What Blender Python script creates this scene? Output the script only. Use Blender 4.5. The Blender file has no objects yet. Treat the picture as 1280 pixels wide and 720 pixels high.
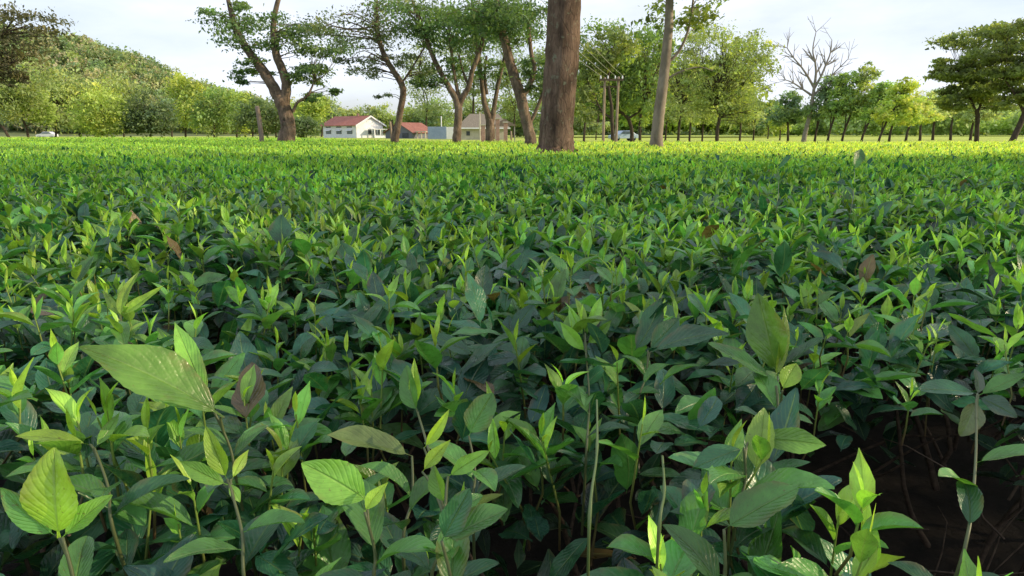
import bpy, math, numpy as np
from math import pi, sin, cos, tan, radians, sqrt, atan2, exp
from mathutils import Vector
R = np.random.default_rng(11)
C = bpy.context.scene.collection
SC = bpy.context.scene
# ------------------------------------------------------------------ camera
CAMZ = 1.02; FPX = 800.0; PITCH = atan2(193, 800)
FWD = np.array([0, cos(PITCH), -sin(PITCH)]); UP = np.array([0, sin(PITCH), cos(PITCH)])
cam = bpy.data.cameras.new("camera"); co = bpy.data.objects.new("camera", cam); C.objects.link(co)
co.location = (0, 0, CAMZ); co.rotation_euler = (pi/2 - PITCH, 0, 0)
cam.sensor_width = 36; cam.lens = 36*FPX/1280; cam.clip_start = 0.02; cam.clip_end = 5000
SC.camera = co
def at(px, py, Y):
    d = FWD + np.array([1.0, 0, 0])*(px-640)/FPX + UP*(360-py)/FPX
    return np.array([0, 0, CAMZ]) + d*(Y/d[1])
def mpp(py, Y):                      # metres per pixel at depth Y
    d = FWD + UP*(360-py)/FPX
    return (Y/d[1])/FPX
# ------------------------------------------------------------------ light
EL = radians(22); PHI = radians(-6)
sd = Vector((cos(PHI)*cos(EL), sin(PHI)*cos(EL), sin(EL)))
sun = bpy.data.lights.new("sun", 'SUN'); sun.energy = 5.0; sun.angle = radians(0.6); sun.color = (1, .80, .52)
so = bpy.data.objects.new("sun", sun); C.objects.link(so); so.rotation_euler = sd.to_track_quat('Z', 'Y').to_euler()
w = bpy.data.worlds.new("World"); SC.world = w; w.use_nodes = True
nt = w.node_tree; N = nt.nodes; Lk = nt.links
bg = N['Background']; bg.inputs[1].default_value = 0.15
sky = N.new('ShaderNodeTexSky'); sky.sky_type = 'NISHITA'; sky.sun_disc = False
sky.sun_elevation = EL; sky.sun_rotation = atan2(sd.x, sd.y); sky.air_density = 1.0; sky.dust_density = 1.5; sky.ozone_density = 1.5
tc = N.new('ShaderNodeTexCoord'); mp = N.new('ShaderNodeMapping'); mp.inputs['Scale'].default_value = (1, 1, 3.2)
nz = N.new('ShaderNodeTexNoise'); nz.inputs['Scale'].default_value = 2.3; nz.inputs['Detail'].default_value = 7; nz.inputs['Roughness'].default_value = .55
cr = N.new('ShaderNodeValToRGB'); cr.color_ramp.elements[0].position = .36; cr.color_ramp.elements[1].position = .62
cr.color_ramp.elements[0].color = (.45, .45, .45, 1); cr.color_ramp.elements[1].color = (.95, .95, .95, 1)
mx = N.new('ShaderNodeMixRGB'); mx.inputs[2].default_value = (7.4, 7.8, 8.8, 1)
Lk.new(tc.outputs['Generated'], mp.inputs[0]); Lk.new(mp.outputs[0], nz.inputs[0]); Lk.new(nz.outputs[0], cr.inputs[0])
Lk.new(cr.outputs[0], mx.inputs[0]); Lk.new(sky.outputs[0], mx.inputs[1]); Lk.new(mx.outputs[0], bg.inputs[0])
SC.view_settings.view_transform = 'Standard'; SC.view_settings.look = 'None'; SC.view_settings.exposure = 0
SC.render.engine = 'CYCLES'
SC.cycles.max_bounces = 8; SC.cycles.transparent_max_bounces = 8

# ------------------------------------------------------------------ materials
class G:                                            # small node helper
    def __init__(s, name):
        s.m = bpy.data.materials.new(name); s.m.use_nodes = True; s.t = s.m.node_tree; s.n = s.t.nodes; s.p = s.n['Principled BSDF']; s.out = s.n['Material Output']
    def new(s, t, **k):
        n = s.n.new(t)
        for a, b in k.items():
            if isinstance(a, str) and hasattr(n, a): setattr(n, a, b)
        return n
    def l(s, a, b): s.t.links.new(a, b)
    def noise(s, scale, detail=4, coord=None, rough=.55):
        n = s.new('ShaderNodeTexNoise'); n.inputs['Scale'].default_value = scale; n.inputs['Detail'].default_value = detail; n.inputs['Roughness'].default_value = rough
        if coord is not None: s.l(coord, n.inputs[0])
        return n.outputs[0]
    def ramp(s, fac, stops):
        r = s.new('ShaderNodeValToRGB'); e = r.color_ramp.elements
        while len(e) < len(stops): e.new(.5)
        for i, (p, c) in enumerate(stops): e[i].position = p; e[i].color = (c[0], c[1], c[2], 1) if hasattr(c, '__len__') else (c, c, c, 1)
        s.l(fac, r.inputs[0]); return r.outputs[0]
    def mix(s, f, a, b, mode='MIX'):
        n = s.new('ShaderNodeMixRGB'); n.blend_type = mode
        for i, v in ((0, f), (1, a), (2, b)):
            if isinstance(v, bpy.types.NodeSocket): s.l(v, n.inputs[i])
            elif i == 0: n.inputs[0].default_value = v
            else: n.inputs[i].default_value = (v[0], v[1], v[2], 1)
        return n.outputs[0]
    def math(s, op, a, b=0.0):
        n = s.new('ShaderNodeMath'); n.operation = op
        for i, v in ((0, a), (1, b)):
            if isinstance(v, bpy.types.NodeSocket): s.l(v, n.inputs[i])
            else: n.inputs[i].default_value = v
        return n.outputs[0]
    def bump(s, h, st, dist=.01):
        b = s.new('ShaderNodeBump'); b.inputs['Strength'].default_value = st; b.inputs['Distance'].default_value = dist
        s.l(h, b.inputs['Height']); s.l(b.outputs[0], s.p.inputs['Normal']); return b.outputs[0]
def mat_leaf(name, rough, trans, veins=True, spec=.5):
    g = G(name); at_ = g.new('ShaderNodeAttribute'); at_.attribute_name = 'Col'; col = at_.outputs['Color']
    if veins:
        tcn = g.new('ShaderNodeTexCoord'); uv = g.new('ShaderNodeSeparateXYZ'); g.l(tcn.outputs['UV'], uv.inputs[0])
        au = g.math('ABSOLUTE', g.math('SUBTRACT', uv.outputs[0], .5))
        mid = g.math('SMOOTH_MIN', g.math('MULTIPLY', au, 26), 1.0); mid = g.math('SUBTRACT', 1.0, mid); mid = g.math('MAXIMUM', mid, 0)
        ph = g.math('ADD', g.math('MULTIPLY', uv.outputs[1], 30), g.math('MULTIPLY', au, -22))
        vn = g.math('POWER', g.math('ABSOLUTE', g.math('SINE', ph)), 7.0)
        geo = g.new('ShaderNodeNewGeometry')
        n1 = g.noise(45, 3, geo.outputs['Position']); n2 = g.noise(400, 2, geo.outputs['Position'])
        col = g.mix(g.math('MULTIPLY', vn, .08), col, (.22, .34, .10))
        col = g.mix(g.math('MULTIPLY', mid, .45), col, (.30, .44, .16))
        col = g.mix(.55, col, g.mix(1.0, col, g.ramp(n1, [(.3, .55), (.7, 1.5)]), 'MULTIPLY'))
        spot = g.ramp(n2, [(.68, 0), (.73, 1)]); col = g.mix(g.math('MULTIPLY', spot, .6), col, (.13, .09, .035))
        n3 = g.noise(22, 4, geo.outputs['Position'], .6); rim = g.math('MULTIPLY', g.ramp(au, [(.26, 0), (.47, 1)]), g.ramp(n3, [(.54, 0), (.60, 1)])); col = g.mix(g.math('MULTIPLY', rim, .4), col, (.20, .13, .05))
        n4 = g.noise(9, 2, geo.outputs['Position']); col = g.mix(1.0, col, g.ramp(n4, [(.35, .62), (.65, 1.35)]), 'MULTIPLY')
        h = g.math('ADD', g.math('MULTIPLY', vn, -.22), g.math('ADD', g.math('MULTIPLY', mid, -1.4), g.math('ADD', g.math('MULTIPLY', n1, 1.6), g.math('MULTIPLY', g.noise(140, 2, geo.outputs['Position']), .8))))
        g.bump(h, .6, .0016)
        g.l(g.ramp(n1, [(.3, rough-.06), (.7, rough+.16)]), g.p.inputs['Roughness'])
    else: g.p.inputs['Roughness'].default_value = rough
    g.l(col, g.p.inputs['Base Color']); g.p.inputs['Specular IOR Level'].default_value = spec
    tr = g.new('ShaderNodeBsdfTranslucent'); g.l(g.mix(1.0, col, (1.5, 1.6, .55), 'MULTIPLY'), tr.inputs[0])
    ms = g.new('ShaderNodeMixShader'); ms.inputs[0].default_value = trans
    g.l(g.p.outputs[0], ms.inputs[1]); g.l(tr.outputs[0], ms.inputs[2]); g.l(ms.outputs[0], g.out.inputs[0])
    return g.m
def mat_noise(name, c1, c2, scale=5, rough=.85, bump=.3, dist=.02, stretch=(1, 1, 1), c3=None, detail=6):
    g = G(name); tcn = g.new('ShaderNodeTexCoord'); m_ = g.new('ShaderNodeMapping'); m_.inputs['Scale'].default_value = stretch
    g.l(tcn.outputs['Object'], m_.inputs[0]); n1 = g.noise(scale, detail, m_.outputs[0], .65)
    st = [(.32, c1), (.68, c2)] if c3 is None else [(.3, c1), (.55, c2), (.72, c3)]
    g.l(g.ramp(n1, st), g.p.inputs['Base Color']); g.p.inputs['Roughness'].default_value = rough; g.p.inputs['Specular IOR Level'].default_value = .25
    g.bump(n1, bump, dist); return g.m
def mat_attr(name, rough=.8):
    g = G(name); a = g.new('ShaderNodeAttribute'); a.attribute_name = 'Col'; g.l(a.outputs[0], g.p.inputs['Base Color']); g.p.inputs['Roughness'].default_value = rough; return g.m
LEAF = mat_leaf('tea leaf', .26, .30, spec=.6)
LEAFFAR = mat_leaf('tea leaf distant', .46, .34, veins=False, spec=.4)
FOL = mat_leaf('tree foliage', .6, .38, veins=False, spec=.25)
STEM = mat_attr('green stem', .5)
def mat_bark(name, c1, c2, c3, sc, lich):
    g = G(name); t = g.new('ShaderNodeTexCoord'); m_ = g.new('ShaderNodeMapping'); m_.inputs['Scale'].default_value = (1, 1, .22); g.l(t.outputs['Object'], m_.inputs[0])
    a = g.noise(sc, 8, m_.outputs[0], .7); b = g.noise(sc*.25, 3, t.outputs['Object']); c = g.noise(sc*.9, 8, t.outputs['Object'], .7)
    v = g.new('ShaderNodeTexVoronoi'); v.feature = 'DISTANCE_TO_EDGE'; v.inputs['Scale'].default_value = sc*2.2; g.l(m_.outputs[0], v.inputs[0]); cr_ = g.ramp(v.outputs[0], [(0, .72), (.10, 1)])
    col = g.mix(1, g.ramp(a, [(.3, c1), (.5, c2), (.72, c3)]), g.ramp(b, [(.3, .6), (.7, 1.35)]), 'MULTIPLY'); col = g.mix(1, col, cr_, 'MULTIPLY')
    col = g.mix(g.ramp(c, [(.57, 0), (.65, lich)]), col, (.20, .22, .15)); g.l(col, g.p.inputs['Base Color']); g.p.inputs['Roughness'].default_value = .9; g.p.inputs['Specular IOR Level'].default_value = .2
    g.bump(g.math('ADD', a, g.math('MULTIPLY', cr_, .5)), .9, .035); return g.m
BARK = mat_bark('grey brown bark', (.06, .043, .03), (.17, .125, .09), (.33, .24, .17), 8, .5)
BARKR = mat_bark('reddish bark', (.05, .032, .022), (.13, .088, .062), (.22, .155, .115), 9, .75)
BARKP = mat_noise('pale smooth bark', (.12, .095, .07), (.27, .225, .175), 4, .8, .4, .02, (1, 1, .4), (.38, .33, .27))
BARKD = mat_noise('dark bark', (.028, .022, .017), (.085, .065, .05), 8, .9, .7, .03, (1, 1, .35))
TWIG = mat_noise('twig bark', (.025, .017, .012), (.095, .066, .046), 60, .85, .5, .003)
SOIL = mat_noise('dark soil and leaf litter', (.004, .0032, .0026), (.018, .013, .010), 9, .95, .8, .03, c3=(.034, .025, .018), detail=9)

# ------------------------------------------------------------------ mesh helpers
def mesh_np(name, V, F, mat, parent=None, uv=None, col=None, smooth=True, loc=None):
    V = np.asarray(V, np.float32).reshape(-1, 3); F = np.asarray(F, np.int32); k = F.shape[1]
    if loc is not None: V = V - np.asarray(loc, np.float32)
    me = bpy.data.meshes.new(name); me.vertices.add(len(V)); me.vertices.foreach_set('co', V.ravel())
    me.loops.add(F.size); me.loops.foreach_set('vertex_index', F.ravel())
    me.polygons.add(len(F)); me.polygons.foreach_set('loop_start', np.arange(0, F.size, k, dtype=np.int32))
    me.polygons.foreach_set('loop_total', np.full(len(F), k, np.int32))
    if uv is not None:
        l = me.uv_layers.new(name='UVMap'); l.data.foreach_set('uv', np.asarray(uv, np.float32)[F.ravel()].ravel())
    if col is not None:
        a = me.color_attributes.new('Col', 'FLOAT_COLOR', 'POINT'); c = np.ones((len(V), 4), np.float32); c[:, :3] = col; a.data.foreach_set('color', c.ravel())
    me.update(calc_edges=True)
    me.polygons.foreach_set('use_smooth', np.full(len(F), smooth, bool))
    me.materials.append(mat); o = bpy.data.objects.new(name, me); C.objects.link(o)
    if parent is not None: o.parent = parent
    return o
def tag(o, label, cat, group=None):
    o['label'] = label; o['category'] = cat
    if group: o['group'] = group
    return o
def empty(name, loc, label, cat, group=None, rz=0):
    o = bpy.data.objects.new(name, None); C.objects.link(o); o.location = [float(v) for v in loc]; o.rotation_euler.z = rz; o.empty_display_size = .2
    return tag(o, label, cat, group)
def unit(a): return a/np.maximum(np.linalg.norm(a, axis=-1, keepdims=True), 1e-9)
class Tubes:                                        # many tapered tubes in one mesh
    def __init__(s): s.V = []; s.F = []; s.Cc = []; s.o = 0
    def add(s, P, r, sides=8, col=None, rough=0., seed=0, cap=True):
        P = np.asarray(P, float); n = len(P); r = np.broadcast_to(np.asarray(r, float), (n,))
        T = np.gradient(P, axis=0); T = unit(T)
        ref = np.array([1, 0, 0.]) if abs(T[0][0]) < .8 else np.array([0, 1, 0.])
        X = unit(ref - (T@ref)[:, None]*T); Y = np.cross(T, X)
        a = np.arange(sides)*2*pi/sides
        rr = r[:, None]*np.ones(sides)
        if rough:
            rg = np.random.default_rng(seed); lobes = rg.normal(0, 1, sides); rr = rr*(1+rough*(lobes[None, :]*.6+rg.normal(0, 1, (n, sides))*.4))
        V = P[:, None, :]+rr[:, :, None]*(np.cos(a)[None, :, None]*X[:, None, :]+np.sin(a)[None, :, None]*Y[:, None, :])
        i = np.arange(n-1)[:, None]*sides; j = np.arange(sides)[None, :]; j2 = (j+1) % sides
        F = np.stack([i+j, i+j2, i+sides+j2, i+sides+j], -1).reshape(-1, 4)+s.o
        s.V.append(V.reshape(-1, 3)); s.F.append(F); s.o += n*sides
        if col is not None: s.Cc.append(np.tile(col, (n*sides, 1)))
        if cap:
            for e, k in ((-1, (n-1)*sides),):
                s.V.append(P[e][None]+T[e][None]*r[e]*.3); b = s.o-n*sides+k; c = s.o; s.o += 1
                s.F.append(np.array([[b+q, b+(q+1) % sides, c, c] for q in range(sides)]))
                if col is not None: s.Cc.append(np.array([col]))
    def build(s, name, mat, parent=None, loc=None):
        V = np.concatenate(s.V); F = np.concatenate(s.F); col = np.concatenate(s.Cc) if s.Cc else None
        # cap rows are degenerate quads: keep as tris by building everything as two groups
        deg = F[:, 2] == F[:, 3]
        if deg.any():
            q = F[~deg]; t = F[deg][:, :3]
            tri = np.concatenate([q[:, [0, 1, 2]], q[:, [0, 2, 3]], t]); return mesh_np(name, V, tri, mat, parent, None, col, True, loc)
        return mesh_np(name, V, F, mat, parent, None, col, True, loc)
def smooth_path(P, n):
    P = np.asarray(P, float); m = len(P)
    if m < 3:
        t = np.linspace(0, 1, n)[:, None]; return P[0]*(1-t)+P[-1]*t
    t = np.linspace(0, m-1, n); out = []
    for u in t:
        i = min(int(u), m-2); f = u-i
        p0 = P[max(i-1, 0)]; p1 = P[i]; p2 = P[i+1]; p3 = P[min(i+2, m-1)]
        out.append(.5*((2*p1)+(-p0+p2)*f+(2*p0-5*p1+4*p2-p3)*f*f+(-p0+3*p1-3*p2+p3)*f**3))
    return np.array(out)
class Box:
    def __init__(s): s.V = []; s.F = []; s.o = 0
    def box(s, x0, x1, y0, y1, z0, z1):
        return s.poly([(x0, y0), (x1, y0), (x1, y1), (x0, y1)], z0, z1)
    def poly(s, p, z0, z1):
        n = len(p); s.V += [(x, y, z0) for x, y in p]+[(x, y, z1) for x, y in p]; o = s.o
        s.F += [tuple(o+i for i in range(n))[::-1], tuple(o+n+i for i in range(n))]+[(o+i, o+(i+1) % n, o+n+(i+1) % n, o+n+i) for i in range(n)]; s.o += 2*n; return s
    def raw(s, V, F):
        s.V += V; s.F += [tuple(s.o+i for i in f) for f in F]; s.o += len(V); return s
    def prism(s, prof, y0, y1):                       # profile in xz, extruded along y
        n = len(prof); V = [(x, y0, z) for x, z in prof]+[(x, y1, z) for x, z in prof]
        return s.raw(V, [tuple(range(n)), tuple(range(2*n-1, n-1, -1))]+[((i+1) % n, i, n+i, n+(i+1) % n) for i in range(n)])
    def build(s, name, mat, parent=None, bevel=0):
        me = bpy.data.meshes.new(name); me.from_pydata([tuple(map(float, v)) for v in s.V], [], s.F); me.update(); me.materials.append(mat)
        o = bpy.data.objects.new(name, me); C.objects.link(o)
        if parent is not None: o.parent = parent
        if bevel:
            b = o.modifiers.new('b', 'BEVEL'); b.width = bevel; b.segments = 2
        return o

# leaf blades, vectorised: returns V,F,uv,col
def prof_mature(t): return np.power(np.sin(pi*np.power(np.clip(t, 0, 1), .92)), .80)
def prof_young(t): return np.power(np.sin(pi*np.power(np.clip(t, 0, 1), .80)), 1.05)
def blades(pos, d, nrm, L, W, curl, fold, col, nl=6, na=2, prof=prof_mature, serr=0., pet=.08, wave=.02, tipcol=None):
    n = len(pos)
    t = np.linspace(0, 1, nl+1); s = np.linspace(-1, 1, na+1)
    Yv = unit(d); X = unit(np.cross(Yv, nrm)); Z = np.cross(X, Yv)
    tt = np.clip((t-pet)/(1-pet), 0, 1); w = prof(tt); w[0] = .05; w[-1] = .02
    w = np.maximum(w, .035)
    ser = np.ones(nl+1)
    if serr: ser = 1+serr*np.where(np.arange(nl+1) % 2, 1, -1)
    cu = np.where(np.abs(curl) < 1e-3, 1e-3, curl)[:, None]
    th = cu*t[None, :]
    ly = L[:, None]*np.sin(th)/cu; lz = -L[:, None]*(1-np.cos(th))/cu
    wid = .5*W[:, None]*w[None, :]
    sx = s[None, None, :]*wid[:, :, None]*np.where(np.abs(s) > .99, 1, 0)[None, None, :]*ser[None, :, None]+s[None, None, :]*wid[:, :, None]*np.where(np.abs(s) > .99, 0, 1)[None, None, :]
    ph = R.uniform(0, 6.28, n)[:, None, None]
    fz = np.abs(s)[None, None, :]*wid[:, :, None]*fold[:, None, None]+wave*W[:, None, None]*np.sin(t[None, :, None]*13+ph+(s*1.3)[None, None, :])*np.abs(s)[None, None, :]
    asym = 1+.10*np.sin(t[None, :, None]*R.uniform(5, 11, n)[:, None, None]+ph*2)*np.abs(s)[None, None, :]
    lx = sx*np.cos(fold[:, None, None]*.6)*asym+(R.normal(0, .10, n)*L)[:, None, None]*(t**2)[None, :, None]
    # bend frame: local normal at angle th
    oy = ly[:, :, None]+fz*np.sin(th)[:, :, None]; oz = lz[:, :, None]+fz*np.cos(th)[:, :, None]
    V = pos[:, None, None, :]+lx[..., None]*X[:, None, None, :]+oy[..., None]*Yv[:, None, None, :]+oz[..., None]*Z[:, None, None, :]
    k = (nl+1)*(na+1)
    i = np.arange(nl)[:, None]*(na+1); j = np.arange(na)[None, :]
    f = np.stack([i+j, i+j+1, i+j+na+2, i+j+na+1], -1).reshape(-1, 4)
    F = (f[None]+(np.arange(n)*k)[:, None, None]).reshape(-1, 4)
    uv = np.stack(np.broadcast_arrays(((s+1)/2)[None, :], t[:, None]), -1).reshape(-1, 2); uv = np.tile(uv, (n, 1))
    c = np.repeat(np.asarray(col)[:, None, :], k, 1)
    c = c*(1+R.normal(0, .04, (n, k, 1)))
    return V.reshape(-1, 3), F, uv, np.clip(c.reshape(-1, 3), 0, 1)
class Bag:
    def __init__(s): s.p = []; s.o = 0
    def add(s, r):
        V, F, uv, c = r; s.p.append((V, F+s.o, uv, c)); s.o += len(V)
    def build(s, name, mat, parent=None, loc=None):
        return mesh_np(name, np.concatenate([p[0] for p in s.p]), np.concatenate([p[1] for p in s.p]), mat, parent,
                       np.concatenate([p[2] for p in s.p]), np.concatenate([p[3] for p in s.p]), True, loc)
def dirs(az, el): return np.stack([np.cos(el)*np.cos(az), np.cos(el)*np.sin(az), np.sin(el)], -1)
def tilt_normal(az, el): return np.stack([-np.sin(el)*np.cos(az), -np.sin(el)*np.sin(az), np.cos(el)], -1)

# ------------------------------------------------------------------ tea field
TOP = 0.70
def nz2(x, y, f, s):
    return (np.sin(x*f*1.0+s)*np.cos(y*f*1.27+s*2.1)+.6*np.sin(x*f*2.3+y*f*1.9+s*3)+.35*np.sin(-x*f*4.1+y*f*3.7+s*5))/1.95
def ztop(x, y):
    z = TOP+.030*nz2(x, y, 2.1, 1.3)+.022*nz2(x, y, 5.3, 4.1)
    z = z+.022*nz2(x, y, .8, 2.2)-.055*np.clip(nz2(x, y, 2.6, 8.)-.45, 0, 1)*2
    return z
def hole(x, y):                                     # gap between bushes at the lower right: bare soil and twigs
    e = ((x-.57)/.30)**2+((y-.56)/.33)**2+.30*nz2(x, y, 9, 2.)
    h = np.clip((1.25-e)/.5, 0, 1)
    g = nz2(x, y, 3.9, 7.7)                          # small random gaps
    return np.maximum(h, np.clip((g-.50)/.2, 0, 1)*.85)
def hollow(x, y): return np.clip(1.4-((x-.74)/.44)**2-((y-.85)/.45)**2, 0, 1)   # bare underside of the bushes round the gap
def yedge(x): return 22+24*(1/(1+np.exp((x+9)/3.0)))
def scatter(y0, y1, rho, xm=1.12, x0=.7):
    A = (y1-y0)*2*((.8*xm)*(y0+y1)/2+x0); n = int(A*rho*1.02)
    # trapezoid sampling
    y = np.sqrt(R.uniform(0, 1, n*2)*(y1*y1-max(y0, 0)**2)+max(y0, 0)**2) if y0 >= 0 else R.uniform(y0, y1, n*2)
    y = R.uniform(y0, y1, n*2); hw = .8*xm*np.maximum(y, 0)+x0; keep = R.uniform(0, 1, n*2) < hw/(.8*xm*y1+x0)
    y = y[keep]; hw = hw[keep]; x = R.uniform(-1, 1, len(y))*hw
    k = y < yedge(x); return x[k], y[k]
G_NEW = np.array([.36, .58, .065]); G_MID = np.array([.12, .33, .065]); G_OLD = np.array([.032, .125, .048]); G_BLUE = np.array([.020, .082, .066])
def tint(n, a, b, sat=.15):
    t = R.uniform(0, 1, (n, 1)); return (a*(1-t)+b*t)*(1+R.normal(0, sat, (n, 1)))*(1+R.normal(0, .05, (n, 3)))
def tone(x, y):                                     # large patches: some bushes flushing yellow, some dull
    return 1+.28*nz2(x, y, 1.1, 9.)+.12*nz2(x, y, 3.3, 3.)
def shoots(x, y, z, h, lod, bag, stems, scale=1., nleaf=5, yellow=0.):
    n = len(x); az0 = R.uniform(0, 2*pi, n); lean_az = R.uniform(0, 2*pi, n); lean = np.abs(R.normal(0, .22, n))
    ax = dirs(lean_az, pi/2-lean); base = np.stack([x, y, z-h], -1)
    tn = tone(x, y)[:, None]*(1+(np.clip((y-6.5)/3, 0, 1)*(.12+.88/(1+np.exp(-(x+.5)/2.2))))[:, None]*np.array([1.15, .5, .9]))  # far tea, mostly right, tinted yellow: sunlight put into the leaf colour
    nl, na, serr = {0: (12, 4, .03), 1: (6, 2, 0), 2: (3, 2, 0), 3: (2, 1, 0)}[lod]
    for k in range(nleaf):
        f = 1-k/(nleaf)*.80 if k else 1.0
        a = az0+k*2.4+R.normal(0, .25, n); el = radians({0: 80, 1: 66, 2: 52, 3: 38, 4: 22, 5: 10}[k])+R.normal(0, .2, n)
        L = {0: .034, 1: .048, 2: .058, 3: .066, 4: .070, 5: .07}[k]*R.uniform(.75, 1.3, n)*scale; W = L*{0: .20, 1: .34, 2: .40, 3: .44, 4: .46, 5: .46}[k]*R.uniform(.8, 1.2, n)
        pos = base+ax*(h*f)[:, None]
        c0, c1 = [(G_NEW*1.2, G_NEW), (G_NEW*1.05, G_MID*1.4), (G_NEW*.75, G_MID), (G_MID*1.1, G_OLD*1.3), (G_MID, G_OLD), (G_MID, G_OLD)][k]
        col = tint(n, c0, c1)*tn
        if lod >= 3: W = W*1.3
        if k: L = L*np.where(R.uniform(0, 1, n) < .16, .45, 1)
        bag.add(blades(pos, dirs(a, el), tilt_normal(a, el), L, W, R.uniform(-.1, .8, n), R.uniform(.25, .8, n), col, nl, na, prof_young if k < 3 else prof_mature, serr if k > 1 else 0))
    if stems is not None:
        S = 4 if lod else 6; a = np.arange(S)*2*pi/S
        X = unit(np.cross(ax, np.array([[0, 1, .1]]))); Yv = np.cross(ax, X)
        rings = []; 
        for f, r in ((-.6, .0017), (0.0, .0016), (.5, .0013), (1.0, .0009)):
            c = base+ax*(h*f)[:, None]; c = c if f >= 0 else base+np.stack([R.normal(0, .01, n), R.normal(0, .01, n), -h*.6], -1)
            rings.append(c[:, None, :]+r*scale*(np.cos(a)[None, :, None]*X[:, None, :]+np.sin(a)[None, :, None]*Yv[:, None, :]))
        V = np.stack(rings, 1).reshape(-1, 3); i = np.arange(3)[:, None]*S; j = np.arange(S)[None, :]; f = np.stack([i+j, i+(j+1) % S, i+S+(j+1) % S, i+S+j], -1).reshape(-1, 4)
        F = (f[None]+(np.arange(n)*4*S)[:, None, None]).reshape(-1, 4)
        c = np.tile(np.repeat(np.array([[.10, .06, .03], [.14, .14, .04], [.18, .26, .05], [.20, .30, .05]]), S, 0)[None], (n, 1, 1)).reshape(-1, 3)
        stems.append((V, F, c))
def mature(x, y, z, lod, bag, scale=1., dark=1., big=1.):
    n = len(x); a = R.uniform(0, 2*pi, n); el = R.normal(.25, .45, n); up_ = R.uniform(0, 1, n) < .12; el[up_] = R.uniform(.8, 1.35, up_.sum()); L = R.uniform(.050, .092, n)*scale*big; W = L*R.uniform(.38, .50, n)
    nl, na, serr = {0: (14, 4, .022), 1: (6, 2, 0), 2: (3, 2, 0), 3: (2, 1, 0)}[lod]
    roll = R.normal(0, .35, n)[:, None]; d = dirs(a, el); nn = tilt_normal(a, el)+roll*np.cross(d, tilt_normal(a, el))
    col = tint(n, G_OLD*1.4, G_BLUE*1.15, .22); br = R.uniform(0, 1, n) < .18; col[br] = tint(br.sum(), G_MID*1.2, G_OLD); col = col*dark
    dead = R.uniform(0, 1, n) < .02; col[dead] = np.array([.16, .11, .05])
    bag.add(blades(np.stack([x, y, z], -1), d, nn, L, W, R.uniform(-.3, 1.1, n), R.uniform(.05, .5, n), col, nl, na, prof_mature, serr, wave=.04))
def build_stems(stems, name, mat):
    o = 0; Vs = []; Fs = []; Cs = []
    for V, F, c in stems: Vs.append(V); Fs.append(F+o); Cs.append(c); o += len(V)
    return mesh_np(name, np.concatenate(Vs), np.concatenate(Fs), mat, None, None, np.concatenate(Cs))
bands = [(-.35, 1.5, 0, 135, 1250, 1.0), (1.5, 4.2, 1, 165, 760, 1.1), (4.2, 9.5, 2, 150, 340, 1.18), (9.5, 22, 3, 110, 120, 1.3), (22, 47, 3, 40, 30, 1.8)]
near_stems = []
for bi, (y0, y1, lod, rs, rm, sc) in enumerate(bands):
    bag = Bag(); st = near_stems if lod <= 1 else None
    x, y = scatter(y0, y1, rs); hl = hole(x, y); k = R.uniform(0, 1, len(x)) > hl*1.2
    if y0 < 0: k &= ~((np.hypot(x, y) < .22))
    x = x[k]; y = y[k]; h = R.uniform(.04, .12, len(x)); z = ztop(x, y)+R.normal(-.006, .026, len(x))-hl[k]*.1-.03*np.clip(nz2(x, y, 13, 6), 0, 1)
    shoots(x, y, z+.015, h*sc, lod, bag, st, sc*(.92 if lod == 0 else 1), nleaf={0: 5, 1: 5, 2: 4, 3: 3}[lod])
    x, y = scatter(y0, y1, rm); hl = hole(x, y); k = R.uniform(0, 1, len(x)) > hl*1.05
    if y0 < 0: k &= ~((np.hypot(x, y) < .2))
    x = x[k]; y = y[k]; dep = np.abs(R.normal(0, 1, len(x)))*(.065 if lod <= 1 else .05); z = ztop(x, y)-.035-dep-hl[k]*.12; hi = R.uniform(0, 1, len(x)) < .05; z[hi] = ztop(x[hi], y[hi])-R.uniform(-.005, .03, hi.sum())
    k = (z > ztop(x, y)-.11) | (R.uniform(0, 1, len(x)) > hollow(x, y)*.85); x = x[k]; y = y[k]; z = z[k]
    mature(x, y, z, lod, bag, sc, (1-.5*np.clip((ztop(x, y)-z-.06)/.12, 0, 1))[:, None])  # leaves below the top darkened: depth shade put into the colour
    if lod <= 1:                                     # deeper, sparser leaves inside the bush, shade put into their colour
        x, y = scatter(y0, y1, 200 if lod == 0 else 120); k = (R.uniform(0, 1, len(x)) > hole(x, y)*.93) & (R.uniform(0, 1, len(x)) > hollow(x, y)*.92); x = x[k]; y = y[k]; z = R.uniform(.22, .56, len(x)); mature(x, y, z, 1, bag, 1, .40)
    o = bag.build('tea_foliage', LEAF if lod <= 1 else LEAFFAR); o['kind'] = 'stuff'
o = build_stems(near_stems, 'tea_stems', STEM); o['kind'] = 'stuff'
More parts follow.
